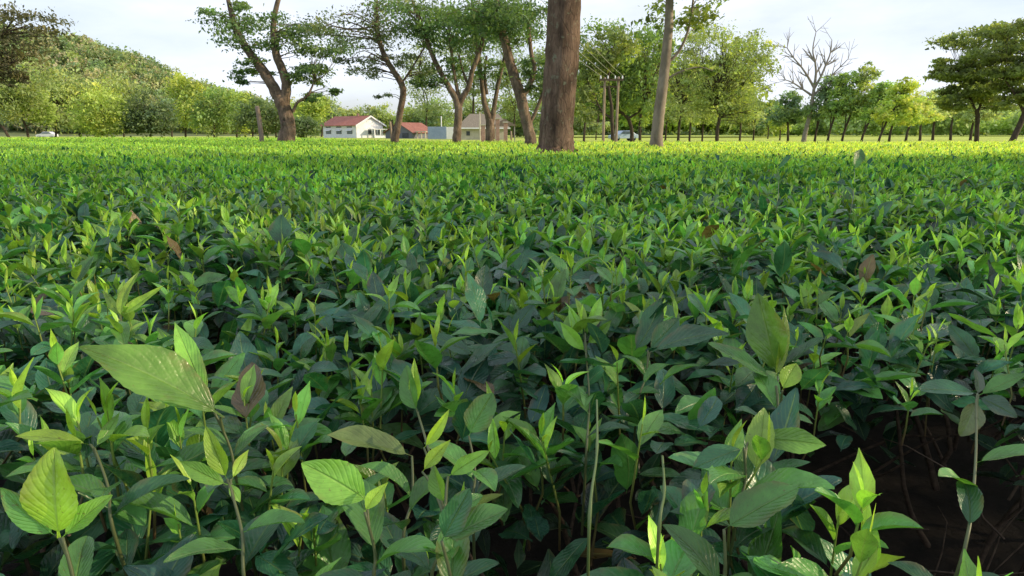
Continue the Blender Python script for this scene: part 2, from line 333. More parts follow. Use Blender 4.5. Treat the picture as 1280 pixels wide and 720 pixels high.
# woody frame of the bushes under the leaves
tb = Tubes()
x, y = scatter(-.3, 4.0, 26)
for i in range(len(x)):
    p = np.array([x[i], y[i], R.uniform(.0, .25)]); P = [p]
    dz = dirs(R.uniform(0, 6.28), R.uniform(.7, 1.45))
    for q in range(4): dz = unit(dz+R.normal(0, .35, 3)+np.array([0, 0, .15])); p = p+dz*R.uniform(.09, .16); P.append(p)
    P = np.array(P); P[:, 2] = np.minimum(P[:, 2], TOP-.07); tb.add(smooth_path(P, 7), np.linspace(R.uniform(.004, .009), .0018, 7), 5)
for i in range(110):                                # finer twigs in the gap
    p = np.array([R.uniform(.15, .9), R.uniform(.25, 1.05), R.uniform(.05, .5)]); dz = dirs(R.uniform(0, 6.28), R.normal(.3, .5)); P = [p]
    for q in range(4): dz = unit(dz+R.normal(0, .3, 3)); p = p+dz*R.uniform(.03, .08); P.append(p)
    P = np.array(P); P[:, 2] = np.minimum(P[:, 2], .62); tb.add(smooth_path(P, 6), np.linspace(R.uniform(.0015, .0035), .0008, 6), 5)
o = tb.build('tea_twigs', TWIG); o['kind'] = 'stuff'
# dense inside of the hedge further off: leafy sheet, shade put into its colour
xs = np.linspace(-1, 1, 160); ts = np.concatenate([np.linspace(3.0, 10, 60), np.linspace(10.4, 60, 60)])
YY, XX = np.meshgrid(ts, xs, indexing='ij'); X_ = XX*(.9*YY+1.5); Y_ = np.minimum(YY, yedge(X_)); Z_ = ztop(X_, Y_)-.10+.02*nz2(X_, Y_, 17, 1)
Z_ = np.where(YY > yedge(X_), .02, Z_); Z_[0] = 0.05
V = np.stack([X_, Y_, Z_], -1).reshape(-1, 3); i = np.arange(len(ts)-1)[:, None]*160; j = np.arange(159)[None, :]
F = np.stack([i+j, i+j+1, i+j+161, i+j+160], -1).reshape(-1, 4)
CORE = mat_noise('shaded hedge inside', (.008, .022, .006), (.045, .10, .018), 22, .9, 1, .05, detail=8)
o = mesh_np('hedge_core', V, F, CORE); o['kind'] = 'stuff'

# ------------------------------------------------------------------ ground, soil, hill
def grid(name, x0, x1, y0, y1, nx, ny, zf, mat):
    xs = np.linspace(x0, x1, nx); ys = np.linspace(y0, y1, ny); YY, XX = np.meshgrid(ys, xs, indexing='ij'); Z = zf(XX, YY)
    V = np.stack([XX, YY, Z], -1).reshape(-1, 3); i = np.arange(ny-1)[:, None]*nx; j = np.arange(nx-1)[None, :]
    F = np.stack([i+j, i+j+1, i+j+nx+1, i+j+nx], -1).reshape(-1, 4); o = mesh_np(name, V, F, mat); o['kind'] = 'structure'; return o
g = G('meadow grass'); tcn = g.new('ShaderNodeTexCoord'); n1 = g.noise(.09, 5, tcn.outputs['Object']); n2 = g.noise(1.5, 8, tcn.outputs['Object'], .7)
cA = g.ramp(n1, [(.3, (.34, .44, .08)), (.7, (.50, .56, .13))]); cB = g.ramp(n2, [(.3, .7), (.7, 1.25)])
g.l(g.mix(1, cA, cB, 'MULTIPLY'), g.p.inputs['Base Color']); g.p.inputs['Roughness'].default_value = .9; g.p.inputs['Specular IOR Level'].default_value = .1; g.bump(n2, .8, .3)
o = grid('ground', -2500, 2500, -40, 3500, 2, 2, lambda x, y: x*0, g.m)
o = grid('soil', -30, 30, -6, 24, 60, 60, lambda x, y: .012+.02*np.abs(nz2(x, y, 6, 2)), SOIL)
# grass fringe on the meadow: low tufts
def hillz(x, y):
    q = np.exp(-((y-430)/120)**2); return (72/(1+np.exp((x+222)/52))+2.5*nz2(x, y, .05, 2)*np.clip(-(x+100)/100, 0, 1)+3*nz2(x, y, .023, 5)*np.clip(-(x+100)/100, 0, 1))*q
HILL = mat_noise('hill undergrowth', (.09, .12, .05), (.17, .20, .08), .3, .95, .5, 1.)
grid('hill', -800, 100, 150, 800, 70, 50, lambda x, y: hillz(x, y)-1.2, HILL)

# cards for tree foliage
def cards(P, L, W, col, up=.5, lw=1):
    n = len(P); nrm = unit(R.normal(0, 1, (n, 3))+np.array([0, 0, up])); d = unit(np.cross(nrm, R.normal(0, 1, (n, 3)))); s = np.cross(nrm, d)
    q_ = np.clip(R.lognormal(-.08, .38, n), .35, 2.2)[:, None]; L = L*q_; W = W*q_*R.uniform(.7, 1.3, n)[:, None]
    droop = np.array([0, 0, -1])*L*.12
    V = np.stack([P-d*L*.5+droop, P+s*W*.5-d*L*.05, P+d*L*.5+droop, P-s*W*.5+d*L*.08], 1)
    F = np.arange(n*4).reshape(-1, 4); return V.reshape(-1, 3), F, np.repeat(col, 4, 0)
def forest():
    n = 4200; x = R.uniform(-560, -40, n); y = R.uniform(250, 450, n); z = hillz(x, y); k = z > 2.0; x = x[k]; y = y[k]; z = z[k]
    Vs = []; Fs = []; Cs = []; o = 0; pal = np.array([[.28, .36, .17], [.20, .29, .14], [.33, .35, .18], [.34, .41, .17], [.17, .25, .14], [.38, .35, .24], [.24, .33, .20]])
    for i in range(len(x)):
        r = R.uniform(2.2, 6.5); m = 90; u = unit(R.normal(0, 1, (m, 3))); u[:, 2] = np.abs(u[:, 2]); rr = R.uniform(.7, 1.08, (m, 1))
        P = np.array([x[i], y[i], z[i]+R.uniform(-1, 2)])+u*rr*np.array([r, r, r*R.uniform(.8, 1.3)])
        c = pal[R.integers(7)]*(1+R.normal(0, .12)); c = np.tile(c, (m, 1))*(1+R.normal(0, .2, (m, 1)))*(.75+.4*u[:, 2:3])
        V, F, cc = cards(P+R.normal(0, .6, P.shape), 1.5, .9, np.clip(c, 0, 1), .8); Vs.append(V); Fs.append(F+o); Cs.append(cc); o += len(V)
    ob = mesh_np('hill_forest', np.concatenate(Vs), np.concatenate(Fs), FOL, None, None, np.concatenate(Cs), False); ob['kind'] = 'stuff'
forest()

# ------------------------------------------------------------------ trees
# limbs: polylines [(px, py, width_px[, dY])]; crown: blobs (px, py, rx_px, ry_px, clumps)
def tree(name, label, cat, Y, limbs, crown, col, bark, leaf=.2, nper=60, flat=.45, group=None, spread=.32, var=.22, twigs=True, asp=.5, extra_z=None, seedr=None, sides=10, dpt=1.0, trough=.03, wob=.14):
    b0 = limbs[0][0]; base = at(b0[0], b0[1], Y); base[2] = 0
    root = empty(name, base, label, cat, group)
    tb = Tubes(); nodes = []; nrad = []
    for li, lb in enumerate(limbs):
        P = np.array([at(q[0], q[1], Y+(q[3] if len(q) > 3 else 0)) for q in lb]); r = np.array([.5*q[2]*mpp(q[1], Y) for q in lb])
        if li == 0:
            P = np.vstack([[base[0], base[1], -.05], P]) if P[0][2] > .05 else P
            r = np.concatenate([[r[0]*1.25], r]) if len(P) > len(r) else r
        m = max(8, len(P)*6); PP = smooth_path(P, m); rr = np.interp(np.linspace(0, len(P)-1, m), np.arange(len(P)), r)
        amp = np.mean(rr)*wob; PP[1:-1] += R.normal(0, 1, (m-2, 3))*amp*.35
        tb.add(PP, rr, sides if li == 0 else max(6, sides-3), rough=trough, seed=int(R.integers(1e6))); nodes.append(PP[m//3 if li == 0 else 0:]); nrad.append(rr[m//3 if li == 0 else 0:])
    if not crown:
        tb.build('trunk', bark, root, base); return root
    hz_ = (1-exp(-Y/260))*.8; col = col*(1-hz_)+np.array([.40, .46, .33])*hz_*(col.mean()/.22)**.35  # crown paled with distance: haze put into the colour
    ND = np.concatenate(nodes); NR = np.concatenate(nrad)
    tw = Tubes(); Ps = []; Cs = []
    for bl in crown:
        px, py, rx, ry, nc = bl[:5]; dY = bl[5] if len(bl) > 5 else 0
        c = at(px, py, Y+dY); s = mpp(py, Y+dY); RX = rx*s; RZ = ry*s
        tc_ = bl[6] if len(bl) > 6 else 1.0
        for q in range(nc):
            u = unit(R.normal(0, 1, 3)); u = u*R.uniform(.35, 1)**.6
            cc = c+u*np.array([RX, RX*.85*dpt, RZ])
            sr = spread*min(RX, RZ*1.3)*R.uniform(.6, 1.3)
            P = cc+R.normal(0, 1, (nper, 3))*np.array([sr, sr, sr*flat])*.75
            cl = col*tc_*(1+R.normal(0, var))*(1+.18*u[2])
            if R.uniform() < .3: cl = cl*np.array([1.2, 1.08, .8])
            Ps.append(P); Cs.append(np.clip(np.tile(cl, (nper, 1))*(1+R.normal(0, .12, (nper, 1))), .004, .6))
            if twigs:
                dd = np.linalg.norm(ND-cc, axis=1)+np.maximum(0, ND[:, 2]-cc[2]+.1)*3; k = int(np.argmin(dd)); a = ND[k]; L = np.linalg.norm(cc-a)
                if L > .05:
                    mid = (a+cc)/2+R.normal(0, .1, 3)*L+np.array([0, 0, .08*L]); r0 = min(NR[k]*.55, .012*L+.006)
                    tb.add(smooth_path([a, mid, cc], 7), np.linspace(r0, r0*.25, 7), 5)
    tb.build('trunk', bark, root, base)
    P = np.concatenate(Ps); P = P[P[:, 2] > .25]; Cc = np.concatenate(Cs)[:len(P)]
    V, F, cc = cards(P, leaf, leaf*asp, Cc, .6)
    o = mesh_np('crown', V, F, FOL, root, None, cc, False, base)
    return root
A3 = lambda *a: np.array(a)
LIME = A3(.33, .44, .08); OLIVE = A3(.20, .26, .085); GREEN = A3(.15, .25, .07); DARK = A3(.075, .13, .055); TEAL = A3(.10, .18, .10); PALE = A3(.30, .38, .15); HAZY = A3(.25, .32, .17)  # HAZY: far crowns, distance haze put into the colour
GS = 'shade trees standing among the tea'
# big trunk in the middle
tree('shade_tree', 'thick dark reddish trunk nearest the camera, cut off by the top of the photo', 'tree', 11,
     [[(694, 203, 66), (694, 194, 51), (695, 183, 45), (696, 150, 41), (700, 100, 42), (704, 40, 42), (706, -40, 40), (700, -130, 34), (705, -250, 22)],
      [(704, -40, 28), (650, -140, 20), (560, -230, 12)], [(704, -60, 26), (780, -150, 18), (880, -220, 10)]],
     [(560, -260, 200, 70, 60), (820, -260, 210, 70, 60), (690, -330, 220, 80, 60)], GREEN, BARKR, .13, 60, .4, sides=32, trough=.02, wob=.04)
tree('shade_tree', 'slim pale trunk leaning right, sunlit along its right edge', 'tree', 15.5,
     [[(820, 187, 19), (821, 170, 15), (824, 140, 14), (828, 110, 13.5), (832, 72, 12.5), (836, 30, 11), (838, -30, 9), (842, -90, 6)],
      [(835, 78, 4), (850, 62, 3.4), (862, 30, 3), (870, -30, 2)], [(829, 104, 2.8), (845, 92, 2.2), (872, 84, 1.6), (890, 88, 1)], [(838, -10, 5), (815, -60, 3.5), (790, -100, 2)]],
     [(880, 88, 22, 9, 7), (862, 10, 60, 26, 26), (800, -50, 70, 30, 20), (890, -40, 70, 30, 20)], OLIVE*1.2, BARKP, .11, 45, .4, sides=16, trough=.02, wob=.06)
# left twin trunk
tree('shade_tree', 'stout forked trunk with two thick stems, near the wooden post', 'tree', 25,
     [[(358, 176, 21), (360, 160, 18), (357, 142, 17), (350, 124, 16), (340, 106, 13), (327, 86, 12), (312, 66, 10), (296, 40, 8), (285, 0, 5)], [(358, 142, 10), (356, 126, 13), (358, 105, 11), (352, 85, 10.5), (345, 66, 9.5), (342, 30, 7), (350, -10, 5)],
      [(366, 140, 4), (372, 128, 3.5), (384, 120, 3), (392, 104, 2)]],
     [(392, 92, 28, 14, 16), (380, 120, 22, 8, 4), (316, 88, 26, 14, 9), (410, 112, 12, 7, 4), (330, 40, 80, 22, 34), (285, 22, 40, 18, 14), (400, 50, 50, 20, 20), (300, 106, 12, 7, 3)], DARK*1.5, BARK, .115, 95, .35, sides=18, spread=.48)
# curved trunk
tree('shade_tree', 'slender trunk with a sideways bend beside the red roofed house', 'tree', 22,
     [[(494, 178, 9), (497, 160, 8), (500, 140, 8), (504, 118, 8), (502, 106, 8), (494, 92, 7), (484, 76, 6.6), (474, 50, 6), (470, 10, 5), (476, -40, 3)],
      [(489, 178, 3), (491, 164, 2.4), (490, 150, 2)], [(502, 104, 3), (515, 85, 2.4), (530, 60, 2)]],
     [(456, 88, 26, 10, 8), (520, 90, 26, 12, 8), (470, 74, 50, 12, 14), (440, 40, 60, 24, 30), (510, 20, 60, 26, 30), (480, 122, 8, 5, 2)], A3(.15, .19, .12), BARK, .085, 75, .35, spread=.5)
tree('shade_tree', 'trunk forking into three spreading stems in front of the blue fence', 'tree', 21,
     [[(571, 180, 12), (572, 160, 10), (573, 140, 10), (571, 126, 9.5), (562, 110, 7.5), (553, 95, 6.5), (541, 70, 6), (530, 40, 5), (515, 0, 3)], [(575, 126, 6), (570, 105, 4.5), (565, 72, 4), (560, 30, 3)],
      [(573, 138, 6), (577, 124, 8), (586, 108, 7), (590, 90, 6), (598, 68, 6), (608, 30, 5), (612, -10, 3)], [(586, 108, 3.2), (579, 90, 3), (574, 70, 2.4)]],
     [(540, 100, 16, 12, 8), (560, 84, 26, 12, 10), (560, 40, 50, 24, 36), (615, 20, 50, 24, 30), (520, 20, 50, 24, 26)], DARK*1.5, BARK, .095, 85, .4, spread=.5)
tree('shade_tree', 'pair of joined leaning trunks before the thatched grey roof', 'tree', 23,
     [[(613, 178, 12), (613, 160, 11), (611, 147, 9), (605, 125, 6.5), (602, 100, 5.5), (598, 72, 5), (592, 40, 4), (590, 0, 3)],
      [(613, 160, 6), (616, 146, 6.5), (619, 125, 5.5), (622, 108, 5), (626, 90, 4.6), (634, 60, 4), (640, 20, 3)], [(609, 118, 4), (606, 95, 3.4), (608, 70, 3)]],
     [(612, 86, 22, 12, 9), (600, 40, 44, 24, 26), (646, 30, 44, 24, 26)], DARK*1.5, BARK, .095, 80, .4, spread=.5)
tree('shade_tree', 'rough thick trunk leaning left just beside the nearest trunk', 'tree', 17.5,
     [[(664, 184, 16), (661, 165, 14), (655, 140, 14), (650, 118, 14), (643, 96, 13), (636, 72, 12), (628, 40, 10), (620, 0, 7)],
      [(652, 122, 7), (663, 104, 6), (668, 85, 5), (664, 66, 5), (660, 30, 4)], [(660, 160, 4), (670, 138, 4.5), (677, 120, 4), (684, 96, 3.5), (690, 70, 3)]],
     [(670, 84, 24, 15, 10), (640, 30, 50, 26, 34), (680, 110, 22, 10, 5), (590, 20, 50, 24, 20)], DARK*1.4, BARK, .09, 80, .4, sides=14, spread=.5, trough=.06)
# behind the big trunk to the right
tree('shade_tree', 'dark curved trunk under heavy green crown behind the power poles', 'tree', 52,
     [[(790, 172, 5), (789, 160, 4.5), (785, 148, 5), (776, 140, 3.6), (766, 134, 3), (756, 118, 2.2)], [(785, 148, 3.2), (798, 140, 2.6), (806, 128, 2)]],
     [(770, 110, 38, 28, 40), (800, 120, 30, 26, 30), (745, 130, 26, 20, 18), (780, 80, 40, 24, 34), (760, 50, 44, 24, 26), (820, 60, 34, 30, 24)], GREEN*.95, BARKD, .26, 60, .6)
tree('shade_tree', 'bright green tree between the power poles and the pale trunk', 'tree', 66,
     [[(800, 170, 3.6), (800, 150, 3), (804, 130, 2.5), (806, 110, 2)]],
     [(804, 118, 30, 24, 34), (796, 90, 30, 22, 26), (812, 70, 28, 24, 24), (806, 145, 20, 10, 12)], LIME*.85, BARKD, .30, 60, .7)
tree('shade_tree', 'tree with dark straight trunk directly behind the power poles', 'tree', 48,
     [[(766, 174, 5), (765, 150, 4.5), (764, 130, 4), (760, 100, 3), (765, 70, 2)], [(764, 148, 2.6), (752, 138, 2.2), (742, 118, 1.8), (734, 100, 1.4)]],
     [(735, 105, 22, 18, 18), (740, 80, 26, 20, 26), (765, 60, 34, 20, 26), (728, 138, 18, 14, 14)], OLIVE*.9, BARKD, .25, 60, .55)
for (px, Y, lab, col, bl) in [(532, 175, 'pale lacy tree rising behind the blue fence', PALE*.8, [(530, 112, 24, 18, 22), (524, 84, 26, 18, 22), (540, 55, 30, 20, 20), (538, 138, 18, 10, 12)]),
        (590, 170, 'mid green crown showing between the three stemmed and the joined trunks', OLIVE, [(588, 110, 22, 16, 22), (592, 85, 26, 18, 26), (584, 55, 28, 18, 22)]),
        (642, 165, 'dense green tree filling the gap left of the rough leaning trunk', GREEN, [(640, 132, 18, 16, 24), (634, 104, 22, 16, 24), (646, 78, 22, 18, 22), (640, 48, 28, 18, 22)]),
        (678, 150, 'dark leafy tree half hidden by the nearest trunk', GREEN*.8, [(676, 140, 20, 16, 26), (680, 108, 22, 18, 24), (684, 76, 22, 18, 22)])]:
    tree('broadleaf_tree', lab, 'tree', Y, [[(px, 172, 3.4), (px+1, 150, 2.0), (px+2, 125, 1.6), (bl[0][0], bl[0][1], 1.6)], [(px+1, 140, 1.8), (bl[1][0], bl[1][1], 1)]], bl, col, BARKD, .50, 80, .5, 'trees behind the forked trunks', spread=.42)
# right-centre wood
spec = [(896, 175, 62, 'mid green tree with a dark slim trunk standing alone on the meadow', OLIVE*1.2, 5, [(892, 128, 30, 18, 34), (915, 120, 26, 16, 26), (880, 105, 30, 16, 26), (905, 90, 34, 22, 36), (930, 135, 22, 14, 18), (890, 60, 36, 24, 34), (925, 70, 30, 20, 26)]),
        (848, 172, 75, 'tall loose tree just right of the pale trunk', PALE*.8, 3.4, [(852, 130, 28, 22, 30), (860, 100, 34, 24, 40), (848, 72, 30, 22, 28), (870, 48, 30, 18, 20)]),
        (862, 171, 80, 'thin stemmed pale green tree, second right of the pale trunk', PALE, 2.6, [(868, 138, 24, 16, 24), (874, 110, 28, 18, 24)]),
        (878, 171, 85, 'yellow green sapling in the wood beyond the meadow', LIME*.8, 2.2, [(880, 145, 20, 14, 22)]),
        (925, 171, 90, 'tall tree whose crown top reaches into the white sky', OLIVE*1.3, 2.6, [(925, 112, 34, 22, 40), (938, 86, 32, 18, 34), (915, 140, 26, 14, 22), (948, 66, 22, 14, 18), (930, 55, 26, 16, 18)]),
        (942, 170, 95, 'rounded pale green tree at the right end of the wood', PALE*.95, 2, [(936, 148, 18, 13, 26)]),
        (960, 170, 130, 'low dark tree far off below the white sky', TEAL*1.3, 1.6, [(966, 146, 13, 11, 26), (955, 155, 14, 8, 16)]),
        (975, 171, 100, 'small light green tree left of the bare tree', LIME*.8, 1.8, [(976, 150, 15, 12, 26)]),
        (832, 171, 88, 'slim tree hidden low behind the pale trunk', OLIVE*1.1, 2.4, [(834, 140, 18, 18, 24), (836, 105, 20, 18, 18)]),
        (730, 172, 70, 'tree seen low in the gap right of the nearest trunk', GREEN, 3, [(728, 130, 16, 20, 24), (724, 95, 18, 20, 24)]),
        (715, 172, 95, 'bushy tree peeping out from behind the nearest trunk', HAZY*.8, 2, [(722, 150, 16, 12, 24)]),
        (745, 171, 110, 'low shrub like tree left of the power poles', HAZY*.85, 1.6, [(748, 158, 16, 8, 24)])]
for (px, py, Y, lab, col, wd, bl) in spec:
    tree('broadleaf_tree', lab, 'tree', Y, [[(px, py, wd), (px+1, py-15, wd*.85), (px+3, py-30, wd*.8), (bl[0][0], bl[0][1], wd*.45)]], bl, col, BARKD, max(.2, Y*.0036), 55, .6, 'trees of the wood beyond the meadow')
# bare tree
def bare():
    Y = 70; limbs = [[(1004, 178, 6.5), (1008, 160, 5.2), (1013, 140, 4.6), (1016, 122, 4.2), (1018, 108, 3.4)],
        [(1018, 110, 2.6), (1010, 96, 2), (1002, 84, 1.6), (992, 72, 1.2), (984, 60, .8)], [(1018, 108, 2.8), (1020, 92, 2.2), (1019, 78, 1.8), (1016, 62, 1.2), (1020, 40, .7)],
        [(1018, 110, 2.6), (1026, 96, 2), (1032, 82, 1.7), (1038, 66, 1.2), (1040, 50, .7)], [(1016, 120, 2.4), (1004, 112, 1.6), (992, 104, 1.2), (982, 100, .8), (974, 100, .5)],
        [(1018, 118, 2.2), (1030, 106, 1.6), (1040, 94, 1.3), (1050, 84, 1), (1060, 74, .7)]]
    rg = np.random.default_rng(5); ext = []
    for lb in limbs[1:]:
        for k in range(13):
            i = rg.integers(1, len(lb)); a = lb[i]; an = atan2(-(lb[i][1]-lb[i-1][1]), lb[i][0]-lb[i-1][0])+rg.choice([-1, 1])*rg.uniform(.4, .9); L = rg.uniform(9, 20)
            L *= 1.25; m = (a[0]+cos(an)*L*.5, a[1]-sin(an)*L*.5-1, a[2]*.5); e = (a[0]+cos(an)*L, a[1]-sin(an)*L-3, .25); ext.append([(a[0], a[1], a[2]*.7), m, e])
            if rg.uniform() < .7: an2 = an+rg.choice([-1, 1])*.6; ext.append([m, (m[0]+cos(an2)*5, m[1]-sin(an2)*5, .35), (m[0]+cos(an2)*10, m[1]-sin(an2)*11, .2)])
    return tree('bare_tree', 'leafless tree with fine spreading grey branches against the sky', 'tree', Y, limbs[:1]+[[(q[0], q[1], q[2]*1.35) for q in lb] for lb in limbs[1:]+ext], None, None, mat_noise('grey dead bark', (.16, .14, .12), (.30, .27, .24), 6, .9, .3), trough=.04)
bare()
# small leaning trees on the right meadow
row = [(985, 179, 72, .0, TEAL, 46, 'dark bluish small tree left of the leafless trunk'), (1018, 180, 70, .2, TEAL*.9, 60, 'dark bluish leaning tree right behind the leafless trunk'),
       (1034, 181, 68, .25, GREEN, 66, 'leaning tree, first right of the leafless trunk'), (1052, 180, 68, .3, OLIVE*1.1, 72, 'taller leaning tree with feathery top, second right of the leafless trunk'),
       (1076, 181, 66, .35, GREEN*1.1, 56, 'leaning mid green tree, third right of the leafless trunk'), (1097, 184, 58, .35, LIME*.8, 60, 'strongly leaning thin trunk in the middle of the meadow row'),
       (1111, 179, 74, .22, LIME*.9, 42, 'short bright lime tree in the meadow row'), (1132, 177, 80, .3, LIME*1.05, 40, 'yellow green leaning tree with light crown in the meadow row'),
       (1150, 175, 95, .05, PALE, 44, 'upright pale tree between the lime trees and the grey wood'), (1188, 174, 100, .1, HAZY, 50, 'hazy pale tree far off on the right meadow'),
       (1213, 174, 100, .2, HAZY*.8, 40, 'hazy grey green tree behind the right dark trunk'), (1166, 173, 105, .1, TEAL*1.3, 44, 'dusky bluish tree far off in the right meadow')]
for (px, py, Y, ln, col, H, lab) in row:
    H *= 1.45; tx = px+ln*H*.45; ty = py-H*.42; cx = px+ln*H*.8
    tree('young_tree', lab, 'tree', Y, [[(px, py, 3.4), (px+ln*10, py-14, 2.6), (tx, ty, 2.2), (cx, py-H*.62, 1.2)], [(px+ln*10+1, py-16, 1.6), (px+ln*22, py-H*.4, 1.2), (px+ln*34+4, py-H*.55, .7)]],
         [(cx, py-H*.60, 18, H*.19, 40), (cx+ln*14+3, py-H*.84, 14, H*.13, 24), (cx-13, py-H*.46, 14, H*.11, 20), (cx+14, py-H*.50, 15, H*.13, 22)], col*1.45+.02, BARKD, .27, 40, .5, 'young leaning trees in a row on the meadow')
# right edge pair with drooping layered crowns
tree('shade_tree', 'dark upright trunk under a layered spreading crown at the right edge', 'tree', 45,
     [[(1220, 185, 6), (1221, 165, 5), (1222, 145, 5), (1220, 137, 4.5)], [(1220, 140, 3.2), (1212, 120, 2.4), (1200, 100, 1.6)], [(1222, 140, 3.2), (1232, 118, 2.4), (1244, 96, 1.6)]],
     [(1195, 92, 34, 8, 26), (1215, 112, 36, 10, 28), (1240, 96, 36, 10, 28), (1220, 76, 50, 8, 30), (1190, 128, 22, 9, 10), (1250, 128, 26, 10, 14), (1230, 50, 60, 14, 30)], OLIVE*.9, BARKD, .24, 95, .3, spread=.6)
tree('shade_tree', 'leaning dark trunk cut by the right edge of the photo', 'tree', 40,
     [[(1262, 186, 8), (1267, 172, 7), (1274, 158, 6.5), (1281, 140, 6), (1286, 120, 5), (1292, 80, 4)], [(1280, 142, 3.6), (1270, 120, 2.6), (1256, 100, 1.6)]],
     [(1265, 88, 30, 9, 22), (1290, 106, 40, 12, 28), (1272, 68, 60, 10, 34), (1300, 40, 70, 14, 34), (1262, 126, 20, 8, 9)], OLIVE*.8, BARKD, .22, 95, .3, spread=.6)
# trees at left in front of the hill
left = [(12, 174, 60, 'tree at the far left edge with a thin bent trunk', OLIVE*1.1, 3.5, [(14, 130, 26, 18, 26), (-14, 110, 26, 22, 26), (30, 118, 20, 14, 16)], 26),
        (36, 174, 62, 'light green tree with slanting trunk left of the white car', LIME*.85, 3, [(30, 130, 22, 16, 26), (48, 142, 18, 12, 18)], 10),
        (70, 172, 85, 'mid green bushy tree above the white car', OLIVE*1.25, 2.5, [(72, 135, 26, 24, 40), (62, 110, 24, 16, 22)], 0),
        (100, 171, 90, 'dark tree with wide crown under the hill, left part', GREEN, 2.5, [(96, 122, 28, 16, 36), (104, 150, 22, 14, 22)], 0),
        (128, 172, 78, 'large bright lime bush shaped tree left of the dark blue green one', LIME*.95, 2.5, [(126, 140, 26, 24, 56), (122, 158, 26, 12, 24)], 0),
        (155, 171, 88, 'leaning tree with a thin trunk between lime and dark trees', OLIVE*1.2, 2.2, [(148, 118, 26, 16, 28), (158, 142, 14, 14, 14)], 0),
        (188, 171, 80, 'round dark blue green tree in front of the hill', TEAL*.8, 2.5, [(188, 142, 22, 20, 50), (178, 156, 20, 12, 22), (202, 158, 16, 10, 14)], 0),
        (232, 171, 92, 'tall yellow green tree with its top against the hill slope', LIME*.95, 2.5, [(234, 118, 20, 17, 40), (240, 145, 24, 16, 30)], 0),
        (215, 171, 100, 'pinkish green tree behind the round dark one', A3(.20, .21, .09), 2, [(214, 135, 16, 14, 22)], 0),
        (268, 171, 84, 'leafy mid green tree right of the tall yellow green one', GREEN*1.15, 2.5, [(272, 134, 20, 18, 40), (262, 155, 22, 13, 24)], 0),
        (296, 171, 88, 'bright green tree between the hill and the wooden post', LIME*.85, 2.2, [(296, 140, 20, 18, 40), (292, 160, 22, 9, 16)], 0),
        (316, 171, 74, 'shadowy shrub tree just left of the wooden post', DARK*1.2, 2, [(314, 155, 18, 12, 26), (318, 140, 14, 10, 12)], 0),
        (345, 171, 76, 'dense dark tree behind the stout forked trunk', DARK*1.1, 2, [(344, 150, 26, 16, 44)], 0),
        (380, 171, 95, 'pale lime tree left of the red roofed house', LIME*.95, 2, [(384, 142, 20, 13, 36), (396, 138, 16, 10, 16)], 0),
        (376, 173, 74, 'dark low bush against the left end of the house', DARK*1.15, 2, [(380, 162, 14, 10, 26)], 0)]
for (px, py, Y, lab, col, wd, bl, ln) in left:
    bl = [(a_, b_-(4 if Y < 96 else 0), c_1*1.15, d_*1.22, int(e_*1.35)) for a_, b_, c_1, d_, e_ in bl]
    tree('broadleaf_tree', lab, 'tree', Y, [[(px, py, wd), (px-ln*.3, py-14, wd*.85), (px-ln*.7, py-26, wd*.8), (bl[0][0], bl[0][1], wd*.45)]], bl, col, BARKD, max(.22, Y*.0038), 60, .7, 'trees in front of the hill')
tree('shade_tree', 'brownish dark crown hanging into the top left corner', 'tree', 34,
     [[(-40, 180, 10), (-38, 130, 9), (-30, 90, 8), (-16, 60, 6), (6, 40, 3)], [(-32, 100, 4), (-10, 88, 3), (14, 80, 2)]],
     [(4, 84, 26, 14, 22), (16, 100, 16, 8, 8), (-20, 60, 60, 26, 50), (20, 30, 50, 20, 30)], A3(.10, .10, .06), BARKD, .16, 60, .4, spread=.45)
# row behind the houses
back = [(415, 170, 'olive green tree above the left end of the red roof', OLIVE*1.2, 18, 11, 142), (440, 170, 'light green tree above the red roof', PALE*.9, 18, 10, 146), (462, 170, 'pale grey green tree behind the white gable', HAZY, 16, 11, 144),
        (478, 170, 'yellow green tree right of the white gable', LIME*.85, 14, 13, 145), (512, 170, 'fresh green tree behind the small red roofed shed', LIME*.8, 16, 12, 144), (536, 170, 'bluish green tree above the blue fence', TEAL*1.4, 18, 15, 142),
        (550, 170, 'mid green tree left of the three stemmed trunk', GREEN*1.2, 16, 17, 138), (590, 170, 'dull green tree behind the thatched grey roof', OLIVE, 22, 16, 136), (630, 170, 'light green tree right of the thatched grey roof', PALE*.8, 20, 14, 142),
        (646, 171, 'dark green low tree behind the posts', GREEN, 14, 14, 152), (402, 170, 'tall dark tree rising above the lime one', TEAL, 18, 14, 134)]
for (px, py, lab, col, rx, ry, cy) in back:
    Y = 215+R.uniform(-15, 25)
    tree('broadleaf_tree', lab, 'tree', Y, [[(px, py, 2.2), (px+1, py-8, 1.8), (px, cy, 1)]], [(px, cy, rx, ry, 34), (px+6, cy+10, rx*.9, ry*.7, 20), (px-7, cy+9, rx*.8, ry*.6, 14)], col, BARKD, .7, 50, .7, 'trees behind the houses')
